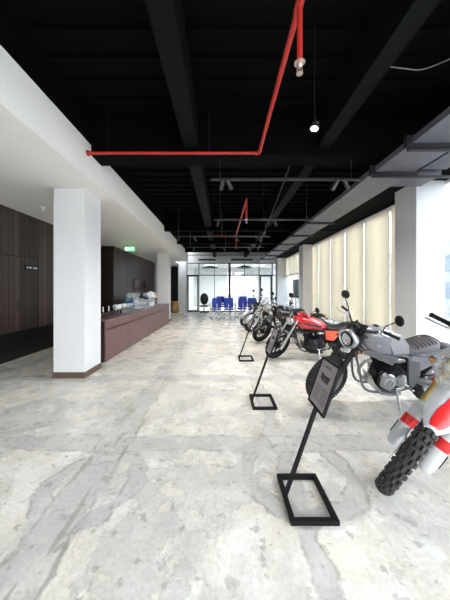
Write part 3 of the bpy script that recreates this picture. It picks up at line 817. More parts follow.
# bulkhead above the glass front of the meeting room
bh = struct('wall_back_bulkhead', MB().b2(-2.42, RX, BACK, BACK+.18, 3.36, SLAB), M['white'])
struct('trim_1', MB().b2(-2.42, 3.7, BACK-.05, BACK, 3.88, 3.92), M['black_metal'])
for x0, x1 in ((-1.62, -.42), (.62, 2.1)):
    v = MB(); v.b2(x0, x1, BACK-.02, BACK, 3.52, 3.64)
    vo = tag(v.build('air_vent', M['black_metal'], smooth=False), 'long black slot vent in the white bulkhead, '+('nearer the white wall corner' if x0 < 0 else 'nearer the windows'), 'vent')
    q = MB()
    for k in range(3): q.b2(x0+.03, x1-.03, BACK-.028, BACK-.02, 3.545+.03*k, 3.55+.03*k)
    q.build('slat', M['duct'], vo, False)
struct('wall_back_right', MB().b2(3.72, RX, BACK-.35, BACK+.18, 0, SLAB), M['white'])
# glass partition
gp = empty('glass_partition', (0, BACK, 0)); tag(gp, 'black framed glass wall of the meeting room at the far end', 'partition')
f = MB()
zt = 3.36; zm = 2.52
xs = [-2.42, -1.58, -.52, .52, 1.55, 2.55, 3.45, 3.72]
wd = [.07, .05, .035, .16, .035, .05, .05, .05]
for x, w in zip(xs, wd): f.b2(x-w/2, x+w/2, BACK-.05, BACK+.05, 0, zt)
f.b2(-2.42, 3.72, BACK-.05, BACK+.05, zt-.05, zt); f.b2(-2.42, 3.72, BACK-.05, BACK+.05, zm-.03, zm+.03)
f.b2(-1.58, 2.55, BACK-.05, BACK+.05, 0, .06)
for o in f.bm.verts: o.co.y -= BACK
f.build('frame', M['black_metal'], gp, False)
for a_, b_ in zip(xs, xs[1:]):
    MB().b2(a_, b_, -.006, .006, .02, zt-.02).build('glass_pane', M['glass_in'], gp, False)
for x0, x1, hx in ((-2.36, -1.62, -1.70), (2.60, 3.40, 2.70)):
    d = MB()
    for q in ((x0, x0+.08, 0, zm), (x1-.08, x1, 0, zm), (x0, x1, zm-.10, zm-.02), (x0, x1, .0, .12)): d.b2(q[0], q[1], -.08, -.03, q[2], q[3])
    do = d.build('door', M['black_metal'], gp, False)
    MB().cyl((hx, -.12, .9), (hx, -.12, 1.3), .014).build('handle', M['steel'], do)
# meeting room
struct('wall_meeting_left', MB().b2(-2.6, -2.5, BACK+.15, 22, 0, 3.5), M['white'])
struct('ceiling_meeting', MB().b2(-2.6, RX+.15, BACK+.18, 22, 3.5, 3.6), M['white'])
struct('wall_meeting_far', MB().b2(-2.6, RX+.15, 21.9, 22.0, 0, 3.6), M['white'])
wb_ = MB(); wb_.b2(-.6, 2.3, 21.85, 21.89, .95, 2.35)
wo = wb_.build('whiteboard', M['white_plastic'], smooth=False); tag(wo, 'wide whiteboard on the far wall behind the glass partition', 'whiteboard')
MB().b2(-.64, 2.34, 21.82, 21.885, .90, .95).build('pen_tray', M['steel'], wo, False)

struct('wall_front_light_block', MB().b2(-8.5, .8, YN-.15, YN, 0, SLAB), M['white'])  # unseen wall added behind the camera to cut light on the column fronts
# columns
def column(n, x0, x1, y0, y1, z1, skirt=True):
    o = struct('column_%d' % n, MB().b2(x0, x1, y0, y1, 0, z1), M['white'])
    if skirt:
        s = struct('column_skirting_%d' % n, MB().b2(x0-.012, x1+.012, y0-.012, y1+.012, 0, .10), M['base_brown'])
column(1, -2.87, -2.34, 4.09, 4.63, LOW)
column(2, -3.05, -2.52, 11.25, 11.8, LOW)
column(3, 3.84, 4.40, 4.74, 5.33, SLAB)
column(4, 3.84, 4.40, 11.4, 11.95, SLAB)

# window wall
wr = MB(); wr.b2(RX, RX+.15, YN, BACK+.2, 3.66, SLAB); wr.b2(RX, RX+.15, YN, 22, 0, .12)
struct('wall_right', wr, M['black_ceiling'])
struct('wall_right_meeting', MB().b2(RX, RX+.15, BACK+.2, 22, 3.2, 3.6), M['white'])
ys = [5.0+1.13*k for k in range(11)]
frames = sorted(set([YN+.0, -2.8, -1.1, .6, 2.3, 3.75] + ys + [17.4, 18.6, 19.8, 21.0, 22.0]))
for i, (a_, b_) in enumerate(zip(frames, frames[1:])):
    w = MB(); fw_ = .035
    w.b2(RX+.02, RX+.10, a_, a_+fw_, .12, 3.66); w.b2(RX+.02, RX+.10, b_-fw_, b_, .12, 3.66)
    w.b2(RX+.02, RX+.10, a_, b_, 3.60, 3.66); w.b2(RX+.02, RX+.10, a_, b_, .12, .18)
    if b_ < 5 or a_ > 12: w.b2(RX+.03, RX+.09, a_, b_, 1.05, 1.11); w.b2(RX+.03, RX+.09, a_, b_, 2.45, 2.51)
    wo = struct('window_%d' % (i+1), w, M['white'])
    struct('window_pane', MB().b2(RX+.055, RX+.063, a_+fw_, b_-fw_, .18, 3.6), M['glass'], wo)
# roller blinds
def blind(y0, y1, zb, label, group):
    r = empty('roller_blind', (RX-.10, (y0+y1)/2, 0)); tag(r, label, 'blind', group)
    w = (y1-y0)/2-.035
    m = MB(); rings = []
    for i in range(13):
        z = zb+(3.58-zb)*i/12
        rings.append([(.004*math.sin(3*z+y0), -w, z), (.004*math.sin(3*z+y0+1), 0, z), (.004*math.sin(3*z+y0+2), w, z)])
    m.ring_skin(rings, closed=False, cap=False)
    fo = m.build('fabric', M['blind'], r); so = fo.modifiers.new('thick', 'SOLIDIFY'); so.thickness = .002
    MB().cyl((.0, -w, 3.61), (.0, w, 3.61), .028).build('roller_tube', M['white'], r)
    MB().b2(-.012, .012, -w, w, zb-.03, zb).build('bottom_bar', M['white'], r, False)
    return r
for k, (a_, b_) in enumerate(zip(ys, ys[1:])):
    full = k < 6
    if full:
        where = ['partly behind the near window column', 'first fully seen one past the near window column', 'second fully seen one past the near window column', 'third fully seen one past the near window column',
                 'behind the row of motorcycles, second before the far window column', 'just before the far window column'][k]
        blind(a_, b_, .35, 'cream roller blind pulled down, '+where, 'cream roller blinds pulled down')
    else:
        where = ['beside the far window column', 'next to the one at the far window column', 'above the hanging dark screen', 'nearest the white wall of the far corner'][k-6]
        blind(a_, b_, 2.42, 'cream roller blind pulled halfway up, '+where, 'cream roller blinds pulled halfway')
sc_ = MB(); sc_.b2(RX-.16, RX-.12, 13.35, 14.35, 1.05, 2.1, bev=.01)
so = sc_.build('wall_screen', M['black_metal']); tag(so, 'dark flat screen standing in front of the far windows', 'screen')
MB().b2(RX-.166, RX-.16, 13.39, 14.31, 1.09, 2.06).build('display', mat('screen_glass', (0.03, 0.04, 0.06), .12), so, False)
MB().b2(RX-.15, RX-.13, 13.82, 13.88, 0, 1.06).build('post', M['black_metal'], so, False)
MB().b2(RX-.35, RX-.02, 13.6, 14.1, 0, .03).build('foot', M['black_metal'], so, False)

# neighbouring building outside
ob = empty('office_building', (16, 9, -.12)); tag(ob, 'pale blue glass office building outside behind the near windows', 'building')
MB().b2(0, 8, -9, 14, 0, 5.2).build('wall', mat('pale_render', (0.52, 0.58, 0.66), .8), ob, False)
for z in (1.0, 2.9):
    for k in range(6): MB().b2(-.06, .02, -8+k*3.6, -5.2+k*3.6, z, z+1.2).build('window', mat('blue_glazing', (0.10, 0.19, 0.33), .15) if z == 1.0 and k == 0 else D.materials['blue_glazing'], ob, False)

# ------------------------------------------------------------------ black ceiling gear
def beam(name, x0, x1, y0, y1, z0, z1, m='beam'): return struct(name, MB().b2(x0, x1, y0, y1, z0, z1), M[m])
beam('ceiling_beam_1', -.60, -.38, YN, BACK, 3.75, SLAB)
beam('ceiling_beam_2', 1.50, 1.70, YN, BACK, 3.75, SLAB)
beam('ceiling_beam_3', -2.07, RX, 3.80, 4.12, 3.63, SLAB, 'black_ceiling')
beam('ceiling_beam_4', -2.07, RX, 8.58, 8.78, 3.63, SLAB, 'black_ceiling')
beam('ceiling_beam_5', -2.07, RX, 11.0, 11.2, 3.63, SLAB, 'black_ceiling')
beam('ceiling_beam_6', -2.07, RX, 13.4, 13.6, 3.63, SLAB, 'black_ceiling')
beam('ceiling_beam_7', 3.45, RX, YN, BACK-.35, 3.66, SLAB, 'black_ceiling')
# corrugated deck ribs
dk = MB()
for k in range(60): dk.b2(-2.07, RX, -2+.3*k, -1.9+.3*k, SLAB-.045, SLAB)
struct('ceiling_deck', dk, M['black_ceiling'])
# air duct with flanges
du = empty('air_duct', (2.63, 6, 3.3)); tag(du, 'long dark grey rectangular air duct hanging along the window side', 'duct')
def rel(x0, x1, y0, y1, z0, z1, o=(2.63, 6, 3.3)): return MB().b2(x0-o[0], x1-o[0], y0-o[1], y1-o[1], z0-o[2], z1-o[2])
rel(2.33, 2.93, 3.70, 15.8, 3.30, 3.38).build('duct_run', M['duct'], du, False)
rel(2.33, 2.93, 1.6, 3.70, 3.30, 3.38).build('duct_run', M['duct'], du, False)
rel(2.30, 3.42, 3.74, 4.14, 3.285, 3.38).build('duct_branch', M['duct'], du, False)
for y in (2.97, 3.68, 6.4, 7.9, 9.4, 10.9, 12.4, 13.9):
    rel(2.27, 2.99, y-.03, y+.03, 3.255, 3.40).build('flange', M['duct_dark'], du, False)
d2 = tag(MB().b2(3.04, 3.42, 1.2, 3.66, 3.34, 3.42).build('cable_tray', M['duct'], smooth=False), 'shorter grey duct hanging beside the long air duct near the window column', 'duct')
st = MB()
for y in (2.97, 3.68): st.b2(2.3, 3.8, y-.02, y+.02, 3.22, 3.25)
so = st.build('hanger_bar', M['duct_dark'], smooth=False); tag(so, 'dark angle bars hanging from rods under the near ducts', 'bracket')
M['cable_grey'] = mat('grey_cable', (0.16, 0.16, 0.17), .5)
# fire pipes
rp = tag(MB().tube([(-2.06, 3.68, 3.60), (.53, 3.68, 3.60)], .022, 12).build('sprinkler_pipe', M['red_pipe']), 'red sprinkler pipe crossing the black ceiling and turning towards the viewer', 'pipe')
MB().tube([(.57, 3.64, 3.60), (.57, -1.5, 3.60)], .024, 12).build('pipe_run', M['red_pipe'], rp)
m = MB(); m.tube([(.52, 3.68, 3.6), (.555, 3.675, 3.6), (.57, 3.63, 3.6)], .029, 12, smooth=4)
m.build('elbow', M['red_pipe'], rp); MB().tube([(.57, 1.82, 3.6), (.57, 1.70, 3.6)], .031, 12).build('tee_joint', M['red_pipe'], rp); MB().cyl((-2.065, 3.68, 3.6), (-2.04, 3.68, 3.6), .04).build('wall_flange', M['red_pipe'], rp)
for x in (-1.75, -.2): MB().tube([(x, 3.68, 3.62), (x, 3.68, SLAB)], .006, 6).build('pipe_hanger', M['duct_dark'], rp)
def sprinkler(y, zt, zb, parent):
    d = MB().tube([(.57, y, zt), (.57, y, zb+.05)], .020, 10).build('drop_pipe', M['red_pipe'], parent)
    m = MB(); c = (.57, y, zb)
    m.lathe([(.016, .07), (.021, .05), (.018, .03), (.010, .02), (.010, .012)], c, seg=12)
    for s in (-1, 1): m.tube([(.57+s*.016, y, zb+.02), (.57+s*.019, y, zb), (.57+s*.006, y, zb-.02)], .004, 6)
    m.lathe([(.024, -.024), (.024, -.021), (.001, -.02)], c, seg=14)
    m.lathe([(.040, .055), (.034, .062), (.018, .064)], c, seg=16)
    m.build('sprinkler_head', M['steel'] if y > 2 else M['pinkish'], d)
M['pinkish'] = mat('sprinkler_metal', (0.62, 0.50, 0.44), .35, .6)
sprinkler(1.76, 3.6, 3.11, rp)
rp2 = tag(MB().tube([(.57, 5.55, 3.60), (.54, 9.3, 3.60)], .022, 10).build('sprinkler_pipe', M['red_pipe']), 'thin red sprinkler pipe deeper in the black ceiling with short drops', 'pipe')
sprinkler(5.6, 3.6, 3.09, rp2); 
MB().tube([(.56, 6.8, 3.62), (.56, 6.8, SLAB)], .006, 6).build('pipe_hanger', M['duct_dark'], rp2)
MB().tube([(.54, 9.3, 3.6), (-.3, 9.3, 3.6)], .022, 10).build('pipe_run', M['red_pipe'], rp2)
MB().tube([(.54, 9.3, 3.6), (.54, 9.3, 3.1)], .02, 8).build('drop_pipe', M['red_pipe'], rp2)
# low ceiling sprinkler heads, detectors
def detector(x, y, label):
    m = MB(); m.lathe([(.055, 0), (.055, -.012), (.04, -.03), (.015, -.045), (.012, -.075), (.03, -.08), (.001, -.082)], (0, 0, 0), seg=18)
    tag(m.build('smoke_detector', M['white_plastic'], loc=(x, y, LOW)), label, 'detector', 'ceiling detectors')
detector(-3.78, 5.05, 'small white detector on the low ceiling above the wood wall')
detector(-2.85, 11.0, 'small white detector on the low ceiling above the far end of the counter')
# track lights
def track(y, x0, x1, z, heads, label):
    t = empty('track_light_rail', ((x0+x1)/2, y, z)); tag(t, label, 'light rail', 'suspended track rails')
    w = (x1-x0)/2
    MB().b2(-w, w, -.018, .018, 0, .035).build('rail', M['rail'], t, False)
    for k in range(3): MB().cyl((-w+.15+k*(w-.15), 0, .03), (-w+.15+k*(w-.15), 0, SLAB-z), .003, seg=6).build('wire', M['steel'], t)
    for hx, az, lab in heads:
        spot(hx, y, z, az, lab)
M['rail'] = mat('dark_rail', (0.045, 0.045, 0.05), .35, .5)
def spot(x, y, z, az, lab, drop=.05, pale=False):
    s = empty('spotlight', (x, y, z)); s.rotation_euler.z = az; tag(s, lab, 'spotlight', 'track spotlights')
    mt = M['white_plastic'] if pale else M['spotblack']
    MB().cyl((0, 0, 0), (0, 0, -drop), .012, seg=8).build('arm', mt, s)
    c = V(0, 0, -drop-.02); d = V(.55, 0, -.83).normalized()
    h = MB().lathe([(.028, -.075), (.034, -.07), (.036, .07), (.034, .085), (.030, .085), (.026, .06)], c, d, 18).build('lamp_head', mt, s)
    MB().lathe([(.028, .062), (.001, .066)], c, d, 16).build('lamp_lens', M['lamp_soft'], h)
    ld = D.lights.new('spotlight_lamp', 'SPOT'); ld.energy = SPOTW; ld.spot_size = R(130); ld.spot_blend = 1.0; ld.shadow_soft_size = .12; ld.color = (1.0, .96, .9)
    lo = D.objects.new('spotlight_lamp', ld); COL.objects.link(lo); lo.parent = s; lo.location = c+d*.10; lo.rotation_euler = (0, R(-14), 0)
M['lamp_soft'] = emis('soft_lamp_lens', (1.0, .97, .92), .8)
M['spotblack'] = mat('satin_black_lamp', (0.04, 0.04, 0.042), .3, .3)
track(3.9, -.18, 2.25, 3.28, [(.0, 2.2, 'black spotlight at the aisle end of the nearest rail, tilted outward'), (.12, .6, 'black spotlight beside the end one on the nearest rail'),
      (1.84, 2.6, 'black spotlight on the nearest rail by the duct, tilted to the aisle'), (2.02, .3, 'black spotlight on the nearest rail, closest to the duct')], 'nearest black track rail hanging across the ceiling')
track(6.1, -.2, 2.3, 3.27, [(-.1, 2.0, 'small spotlight at the aisle end of the second rail'), (1.35, .5, 'small spotlight near the middle of the second rail')], 'second black track rail from the viewer across the ceiling')
track(8.0, -1.6, 1.6, 3.27, [(-1.45, 2.2, 'spotlight at the soffit end of the third rail'), (-.9, .6, 'spotlight beside the end one of the third rail'), (.5, .2, 'spotlight in the middle of the third rail'), (1.3, 2.4, 'spotlight at the window end of the third rail')], 'third black track rail from the viewer across the ceiling')
track(10.2, -1.5, 1.8, 3.3, [(-1.2, 2.2, 'tiny spotlight at the soffit end of the farthest rail'), (.1, .4, 'tiny spotlight in the middle of the farthest rail'), (1.2, 1.0, 'tiny spotlight at the window end of the farthest rail')], 'farthest black track rail across the ceiling')
# pendant can lamp
pn = empty('pendant_lamp', (.965, 2.50, 3.19)); tag(pn, 'small round black lamp with white lens hanging on a wire from the ceiling', 'lamp')
MB().lathe([(.012, .06), (.035, .05), (.045, .0), (.045, -.01), (.040, -.012)], (0, 0, 0), (.25, .1, 1), seg=20).build('lamp_shade', M['spotblack'], pn)
MB().lathe([(.038, -.0105), (.030, -.018), (.001, -.022)], (0, 0, 0), (.25, .1, 1), seg=20).build('lamp_lens', M['lamp'], pn)
MB().cyl((0, 0, .05), (0, 0, SLAB-3.19), .003, seg=6).build('wire', M['spotblack'], pn)
cb = MB().tube([(1.64, 2.50, 3.748), (1.72, 2.48, 3.80), (1.86, 2.46, 3.77), (2.05, 2.46, 3.76), (2.30, 2.44, 3.84), (2.6, 2.42, 3.97), (2.9, 2.42, 4.25)], .0055, 6, smooth=5)
tag(cb.build('cable', M['cable_grey']), 'loose grey cable sagging between the ceiling beam and the duct', 'cable')
cd = MB()
cd.tube([(1.2, 4.2, 3.70), (2.2, 16, 3.70)], .012, 6)
tag(cd.build('conduit', M['rail']), 'thin grey conduit running along under the black ceiling', 'conduit')

# exit sign
ex = empty('exit_sign', (-3.42, 8.9, 3.02)); tag(ex, 'green glowing exit sign hanging from the low ceiling above the counter', 'sign')
MB().box((0, 0, 0), (.36, .03, .15), bev=.006).build('sign_box', M['green'], ex)
for x in (-.12, .12): MB().cyl((x, 0, .07), (x, 0, .22), .005, seg=6).build('rod', M['steel'], ex)
def letters(txt, x0, z0, w, h, t, y):
    m = MB(); x = x0
    for ch in txt:
        if ch == 'E':
            m.b2(x, x+t, y, y+.004, z0, z0+h)
            for q in (0, .5, 1): m.b2(x, x+w, y, y+.004, z0+q*(h-t), z0+q*(h-t)+t)
        if ch == 'X':
            for s in (-1, 1): m.box((x+w/2, y+.002, z0+h/2), (t, .004, math.hypot(w, h)*.98), Matrix.Rotation(s*math.atan2(w, h), 3, 'Y'))
        if ch == 'I': m.b2(x+w/2-t/2, x+w/2+t/2, y, y+.004, z0, z0+h)
        if ch == 'T':
            m.b2(x, x+w, y, y+.004, z0+h-t, z0+h); m.b2(x+w/2-t/2, x+w/2+t/2, y, y+.004, z0, z0+h)
        x += w*1.3
    return m
letters('EXIT', -.135, -.045, .055, .09, .014, -.020).build('sign_letters', M['sign_white'], ex, False)

# ------------------------------------------------------------------ counter and what stands on it
ct = empty('bar_counter', (-2.75, 7.9, 0)); tag(ct, 'long mauve-brown service counter running back between the two white columns', 'counter')
def cr(x0, x1, y0, y1, z0, z1, bev=0): return MB().b2(x0+2.75, x1+2.75, y0-7.9, y1-7.9, z0, z1, bev)
cr(-3.15, -2.43, 4.95, 10.95, 0, .855).build('body', M['wood_dark'], ct, False)
cr(-3.20, -2.38, 4.95, 11.0, .855, .88, .004).build('worktop', M['counter_top'], ct, False)
for k in range(5):
    y0 = 4.97+k*1.195
    d = cr(-2.43, -2.41, y0, y0+1.185, .686, .850).build('drawer', M['counter'], ct, False)
    p = cr(-2.43, -2.41, y0, y0+1.185, .02, .660).build('door', M['counter'], ct, False)
    MB().lathe([(.014, 0), (.014, .006), (.001, .008)], (-2.41+2.75, y0+.6-7.9, .79), (1, 0, 0), 12).build('lock', M['black_metal'], d)
# tap handles
for k, (x, px) in enumerate(((-2.66, 103), (-2.66, 109), (-2.66, 113.5), (-2.66, 117), (-2.66, 120.5))):
    y = 2.66*240/(222-px)
    t = empty('bottle', (x, y, .884)); t.rotation_euler = (R((0, 2, -18, -14, 8)[k]), R((0, 0, 14, 10, 6)[k]), 0)
    tag(t, ['slim dark bottle with white top on the counter, nearest the near white column', 'slim dark bottle with white top, second along the counter', 'slim tilted bottle in the middle of the five on the counter',
            'slim tilted bottle, fourth along the counter', 'slim dark bottle nearest the clear glassware on the counter'][k], 'bottle', 'slim bottles on the counter')
    MB().lathe([(.001, 0), (.020, .002), (.022, .03), (.020, .10), (.010, .14)], seg=16).build('body', M['black_plastic'], t)
    MB().lathe([(.009, .10), (.014, .12), (.013, .15), (.0115, .20), (.0145, .235), (.001, .24)], seg=16).build('sleeve', M['white_plastic'], t)
# acrylic screen and glassware
sn = tag(MB().b2(-2.50, -2.49, 6.35, 9.0, .88, 1.42).build('acrylic_screen', glass_mat('clear_acrylic', (.97, .98, .99), .04, .25), smooth=False), 'clear upright acrylic guard standing on the counter in front of the glasses', 'screen')
M['glassware'] = glass_mat('glassware', (0.92, 0.94, 0.96), .25, .6, .03, haze=.6)
gproto = empty('wine_glass', (-2.8, 6.5, .88)); glist = []
MB().lathe([(.001, .0), (.034, .002), (.030, .006), (.005, .010), (.004, .09), (.020, .105), (.036, .14), (.038, .17), (.031, .215), (.029, .215), (.035, .17), (.032, .14), (.001, .112)], seg=18).build('bowl', M['glassware'], gproto)
gl_pos = []
for r_ in range(2):
    for k in range(7): gl_pos.append((-2.78-.13*r_+random.uniform(-.02, .02), 6.42+k*.17+r_*.06))
for k, (x, y) in enumerate(gl_pos):
    g_ = gproto if k == 0 else copy_tree(gproto)
    g_.location = (x, y, .88)
    tag(g_, 'stemmed clear glass standing in the cluster behind the acrylic guard', 'glass', 'stemmed glasses on the counter')
# wrapped hamper
hp = empty('gift_hamper', (-2.78, 8.15, .88)); tag(hp, 'bundle wrapped in crinkled clear film lying on the counter past the glasses', 'hamper')
rnd = random.Random(5)
m = MB(); rr = []
for i in range(12):
    th = PI*i/11; row = []
    for k in range(20):
        f_ = 1+rnd.uniform(-.14, .14)
        row.append((.17*math.sin(th)*math.cos(2*PI*k/20)*f_, .52*math.sin(th)*math.sin(2*PI*k/20)*f_, .17-.17*math.cos(th)))
    rr.append(row)
m.ring_skin(rr); m.build('film', M['plastic_wrap'], hp, smooth=False)
m = MB(); m.b2(-.12, .12, -.38, .38, .01, .07, .02)
for k in range(6): m.ell((rnd.uniform(-.06, .06), -.32+.12*k, .13+rnd.uniform(0, .05)), (.05, .07, .06), wob=.05)
m.build('basket', M['white_plastic'], hp)
bq = empty('flower_bouquet', (-2.76, 9.35, .88)); tag(bq, 'bouquet of white and golden blooms at the far end of the counter', 'flowers')
MB().lathe([(.001, 0), (.09, .0), (.12, .10), (.10, .16), (.09, .16)], seg=18).build('pot', M['white_plastic'], bq)
for nm, mt, n in (('white_blossoms', M['white_plastic'], 22), ('golden_blossoms', mat('golden_petals', (0.75, 0.42, 0.14), .6), 16)):
    m = MB()
    for k in range(n):
        th = rnd.uniform(0, 2*PI); q = rnd.uniform(0, .24); z = .30+.16*math.cos(q*5)+rnd.uniform(-.06, .06)
        m.ell((q*.7*math.cos(th), q*1.1*math.sin(th)+(.1 if n == 16 else -.08), z), (.06, .06, .05), seg=8, rings=5, wob=.2)
    m.build(nm, mt, bq)
# back bar shelf with bottles and screen
bs = empty('back_bar_cabinet', (-4.05, 11.5, 0)); tag(bs, 'dark low cabinet against the panelled wall behind the counter', 'cabinet')
MB().b2(-.24, .22, -1.7, 3.4, 0, .95).build('body', M['wood_dark'], bs, False)
MB().b2(-.24, .25, -1.72, 3.42, .95, .98).build('worktop', M['black_metal'], bs, False)
for k in range(4): MB().b2(.22, .235, -1.68+k*1.27, -.43+k*1.27, .08, .93).build('door', M['wood_dark'], bs, False)
M['green_glass'] = mat('teal_bottle_glass', (0.03, 0.12, 0.11), .12)
for k, y in enumerate((9.95, 10.15, 10.32, 10.6, 10.8)):
    b_ = MB().lathe([(.001, 0), (.05, .003), (.052, .19), (.045, .22), (.018, .27), (.016, .33), (.02, .335), (.001, .34)], seg=16).build('bottle', M['green_glass'], loc=(-3.98, y, .98))
    tag(b_, 'dark teal glass bottle on the low cabinet behind the counter', 'bottle', 'teal bottles on the back cabinet')
tv = MB().b2(-4.3, -4.25, 11.6, 13.3, 1.55, 2.05).build('wall_screen', M['wood_dark'], smooth=False); tag(tv, 'dark brown framed panel mounted on the wall above the far end of the counter', 'screen')
MB().b2(-4.25, -4.244, 11.65, 13.25, 1.6, 2.0).build('display', mat('menu_display', (0.05, 0.03, 0.028), .2), tv, False)
# golden drum in far doorway
gd = empty('golden_drum', (-3.15, 15.9, 0)); tag(gd, 'round golden brown pot standing by the dark doorway at the far end', 'pot')
MB().lathe([(.001, 0), (.20, .0), (.28, .12), (.31, .35), (.29, .58), (.22, .74), (.20, .76), (.18, .74)], seg=26).build('body', mat('golden_brown_glaze', (0.42, 0.25, 0.10), .35, .4, noise=.3, scale=6), gd)
MB().lathe([(.30, .30), (.318, .33), (.318, .37), (.30, .40)], seg=26, cap=False).build('band', M['brass'], gd)

# ------------------------------------------------------------------ far tables and chairs
def office_chair(loc, rz, label):
    t = empty('office_chair', loc); t.rotation_euler.z = rz; tag(t, label, 'chair', 'blue office chairs at the far tables')
    MB().box((0, 0, .50), (.50, .50, .07), bev=.03).build('seat', M['blue'], t)
    m = MB(); rings = []
    for i in range(7):
        z = .58+.52*i/6; y = -.24-.05*math.sin(i/6*PI*.8)-.04*i/6; w = .25-.03*abs(i-3)/3
        rings.append([(u*w, y+.05*u*u-.02, z) for u in (-1, -.6, 0, .6, 1)]+[(u*w, y+.05*u*u+.02, z) for u in (1, .6, 0, -.6, -1)])
    m.ring_skin(rings); m.build('backrest', M['blue'], t)
    m = MB(); m.tube([(0, -.05, .46), (0, -.27, .47), (0, -.33, .62), (0, -.31, .8)], .018, 8, smooth=3); m.cyl((0, 0, .12), (0, 0, .47), .025); m.build('stem', M['white_plastic'], t)
    for s in (-1, 1): MB().tube([(s*.22, -.05, .47), (s*.29, -.05, .55), (s*.29, -.02, .69), (s*.29, .12, .70)], .016, 6, smooth=3).build('armrest', M['white_plastic'], t)
    m = MB()
    for k in range(5):
        a_ = 2*PI*k/5; m.tube([(0, 0, .13), (.30*math.cos(a_), .30*math.sin(a_), .075)], [.028, .016], 8)
    bo = m.build('base', M['white_plastic'], t)
    for k in range(5):
        a_ = 2*PI*k/5; MB().cyl((.30*math.cos(a_)-.02, .30*math.sin(a_), .035), (.30*math.cos(a_)+.02, .30*math.sin(a_), .035), .035, seg=12).build('caster', M['black_plastic'], bo)
    return t
chairs = [(-.32, 12.5, .2, 'blue office chair with its back this way, nearest the aisle side of the far table'), (.36, 12.5, -.1, 'blue office chair with its back this way, beside the aisle side one'),
          (1.05, 12.9, .15, 'blue office chair with its back this way, before the middle of the far tables'), (1.62, 12.7, -.2, 'blue office chair just behind the front wheels of the farthest motorcycle'),
          (2.2, 13.0, .1, 'blue office chair half hidden by the farthest motorcycles'),
          (-.1, 14.6, PI, 'blue office chair facing this way across the aisle side table'), (1.3, 14.6, PI, 'blue office chair facing this way across the window side table')]
for x, y, rz, lab in chairs: office_chair((x, y, 0), rz, lab)
for x, lab in ((.05, 'white topped meeting table at the aisle side of the far area'), (1.75, 'white topped meeting table at the window side of the far area')):
    t = empty('meeting_table', (x, 13.6, 0)); tag(t, lab, 'table', 'white meeting tables')
    MB().b2(-.80, .80, -.42, .42, .73, .765, .008).build('table_top', M['white_plastic'], t)
    for sx_ in (-1, 1):
        for sy in (-1, 1): MB().cyl((sx_*.72, sy*.34, 0), (sx_*.68, sy*.32, .73), .02, seg=10).build('leg', M['white_plastic'], t)
bc = empty('office_chair', (-1.15, 15.3, 0)); tag(bc, 'black high-backed chair beside the glass door at the far end', 'chair')
MB().box((0, 0, .48), (.52, .5, .09), bev=.03).build('seat', M['black_plastic'], bc)
m = MB(); m.ell((0, .22, .92), (.27, .07, .38)); m.build('backrest', M['black_plastic'], bc)
m = MB(); m.cyl((0, 0, .08), (0, 0, .45), .03)
for k in range(5): m.tube([(0, 0, .10), (.3*math.cos(2*PI*k/5), .3*math.sin(2*PI*k/5), .04)], [.03, .018], 8)
m.build('base', M['black_metal'], bc)
# made-up ceiling panels and lamps, added to brighten the meeting room
for x in (-.9, 1.0, 2.9):
    p_ = empty('added_fill_panel', (x, 19.2, 3.5)); tag(p_, 'added flat glowing panel that brightens the meeting room behind the glass', 'fill light', 'added meeting room fill panels')
    MB().b2(-.5, .5, -.5, .5, -.03, 0).build('frame', M['white_plastic'], p_, False)
    MB().b2(-.46, .46, -.46, .46, -.036, -.03).build('diffuser', M['sign_white'], p_, False)
    ld = D.lights.new('added_fill_lamp', 'SPOT'); ld.energy = 260; ld.spot_size = R(170); ld.spot_blend = 1.0; ld.shadow_soft_size = .3
    lo = D.objects.new('added_fill_lamp', ld); COL.objects.link(lo); lo.parent = p_; lo.location = (0, 0, -.06)
# ring pendants
for x, y, lab in ((-.75, 15.5, 'flat black pendant lamp hanging before the glass wall, aisle side'), (1.45, 15.5, 'flat black pendant lamp hanging before the glass wall, window side')):
    p = empty('pendant_lamp', (x, y, 2.98)); tag(p, lab, 'lamp', 'flat pendants before the glass wall')
    MB().lathe([(.10, .10), (.34, .02), (.50, -.02), (.50, -.05), (.46, -.05), (.30, .0), (.05, .06)], seg=32).build('lamp_shade', M['black_metal'], p)
    MB().cyl((0, 0, .08), (0, 0, SLAB-2.98), .006, seg=6).build('wire', M['black_metal'], p)
    MB().lathe([(.09, .04), (.06, -.01), (.001, -.02)], seg=16).build('bulb', M['white_plastic'], p)

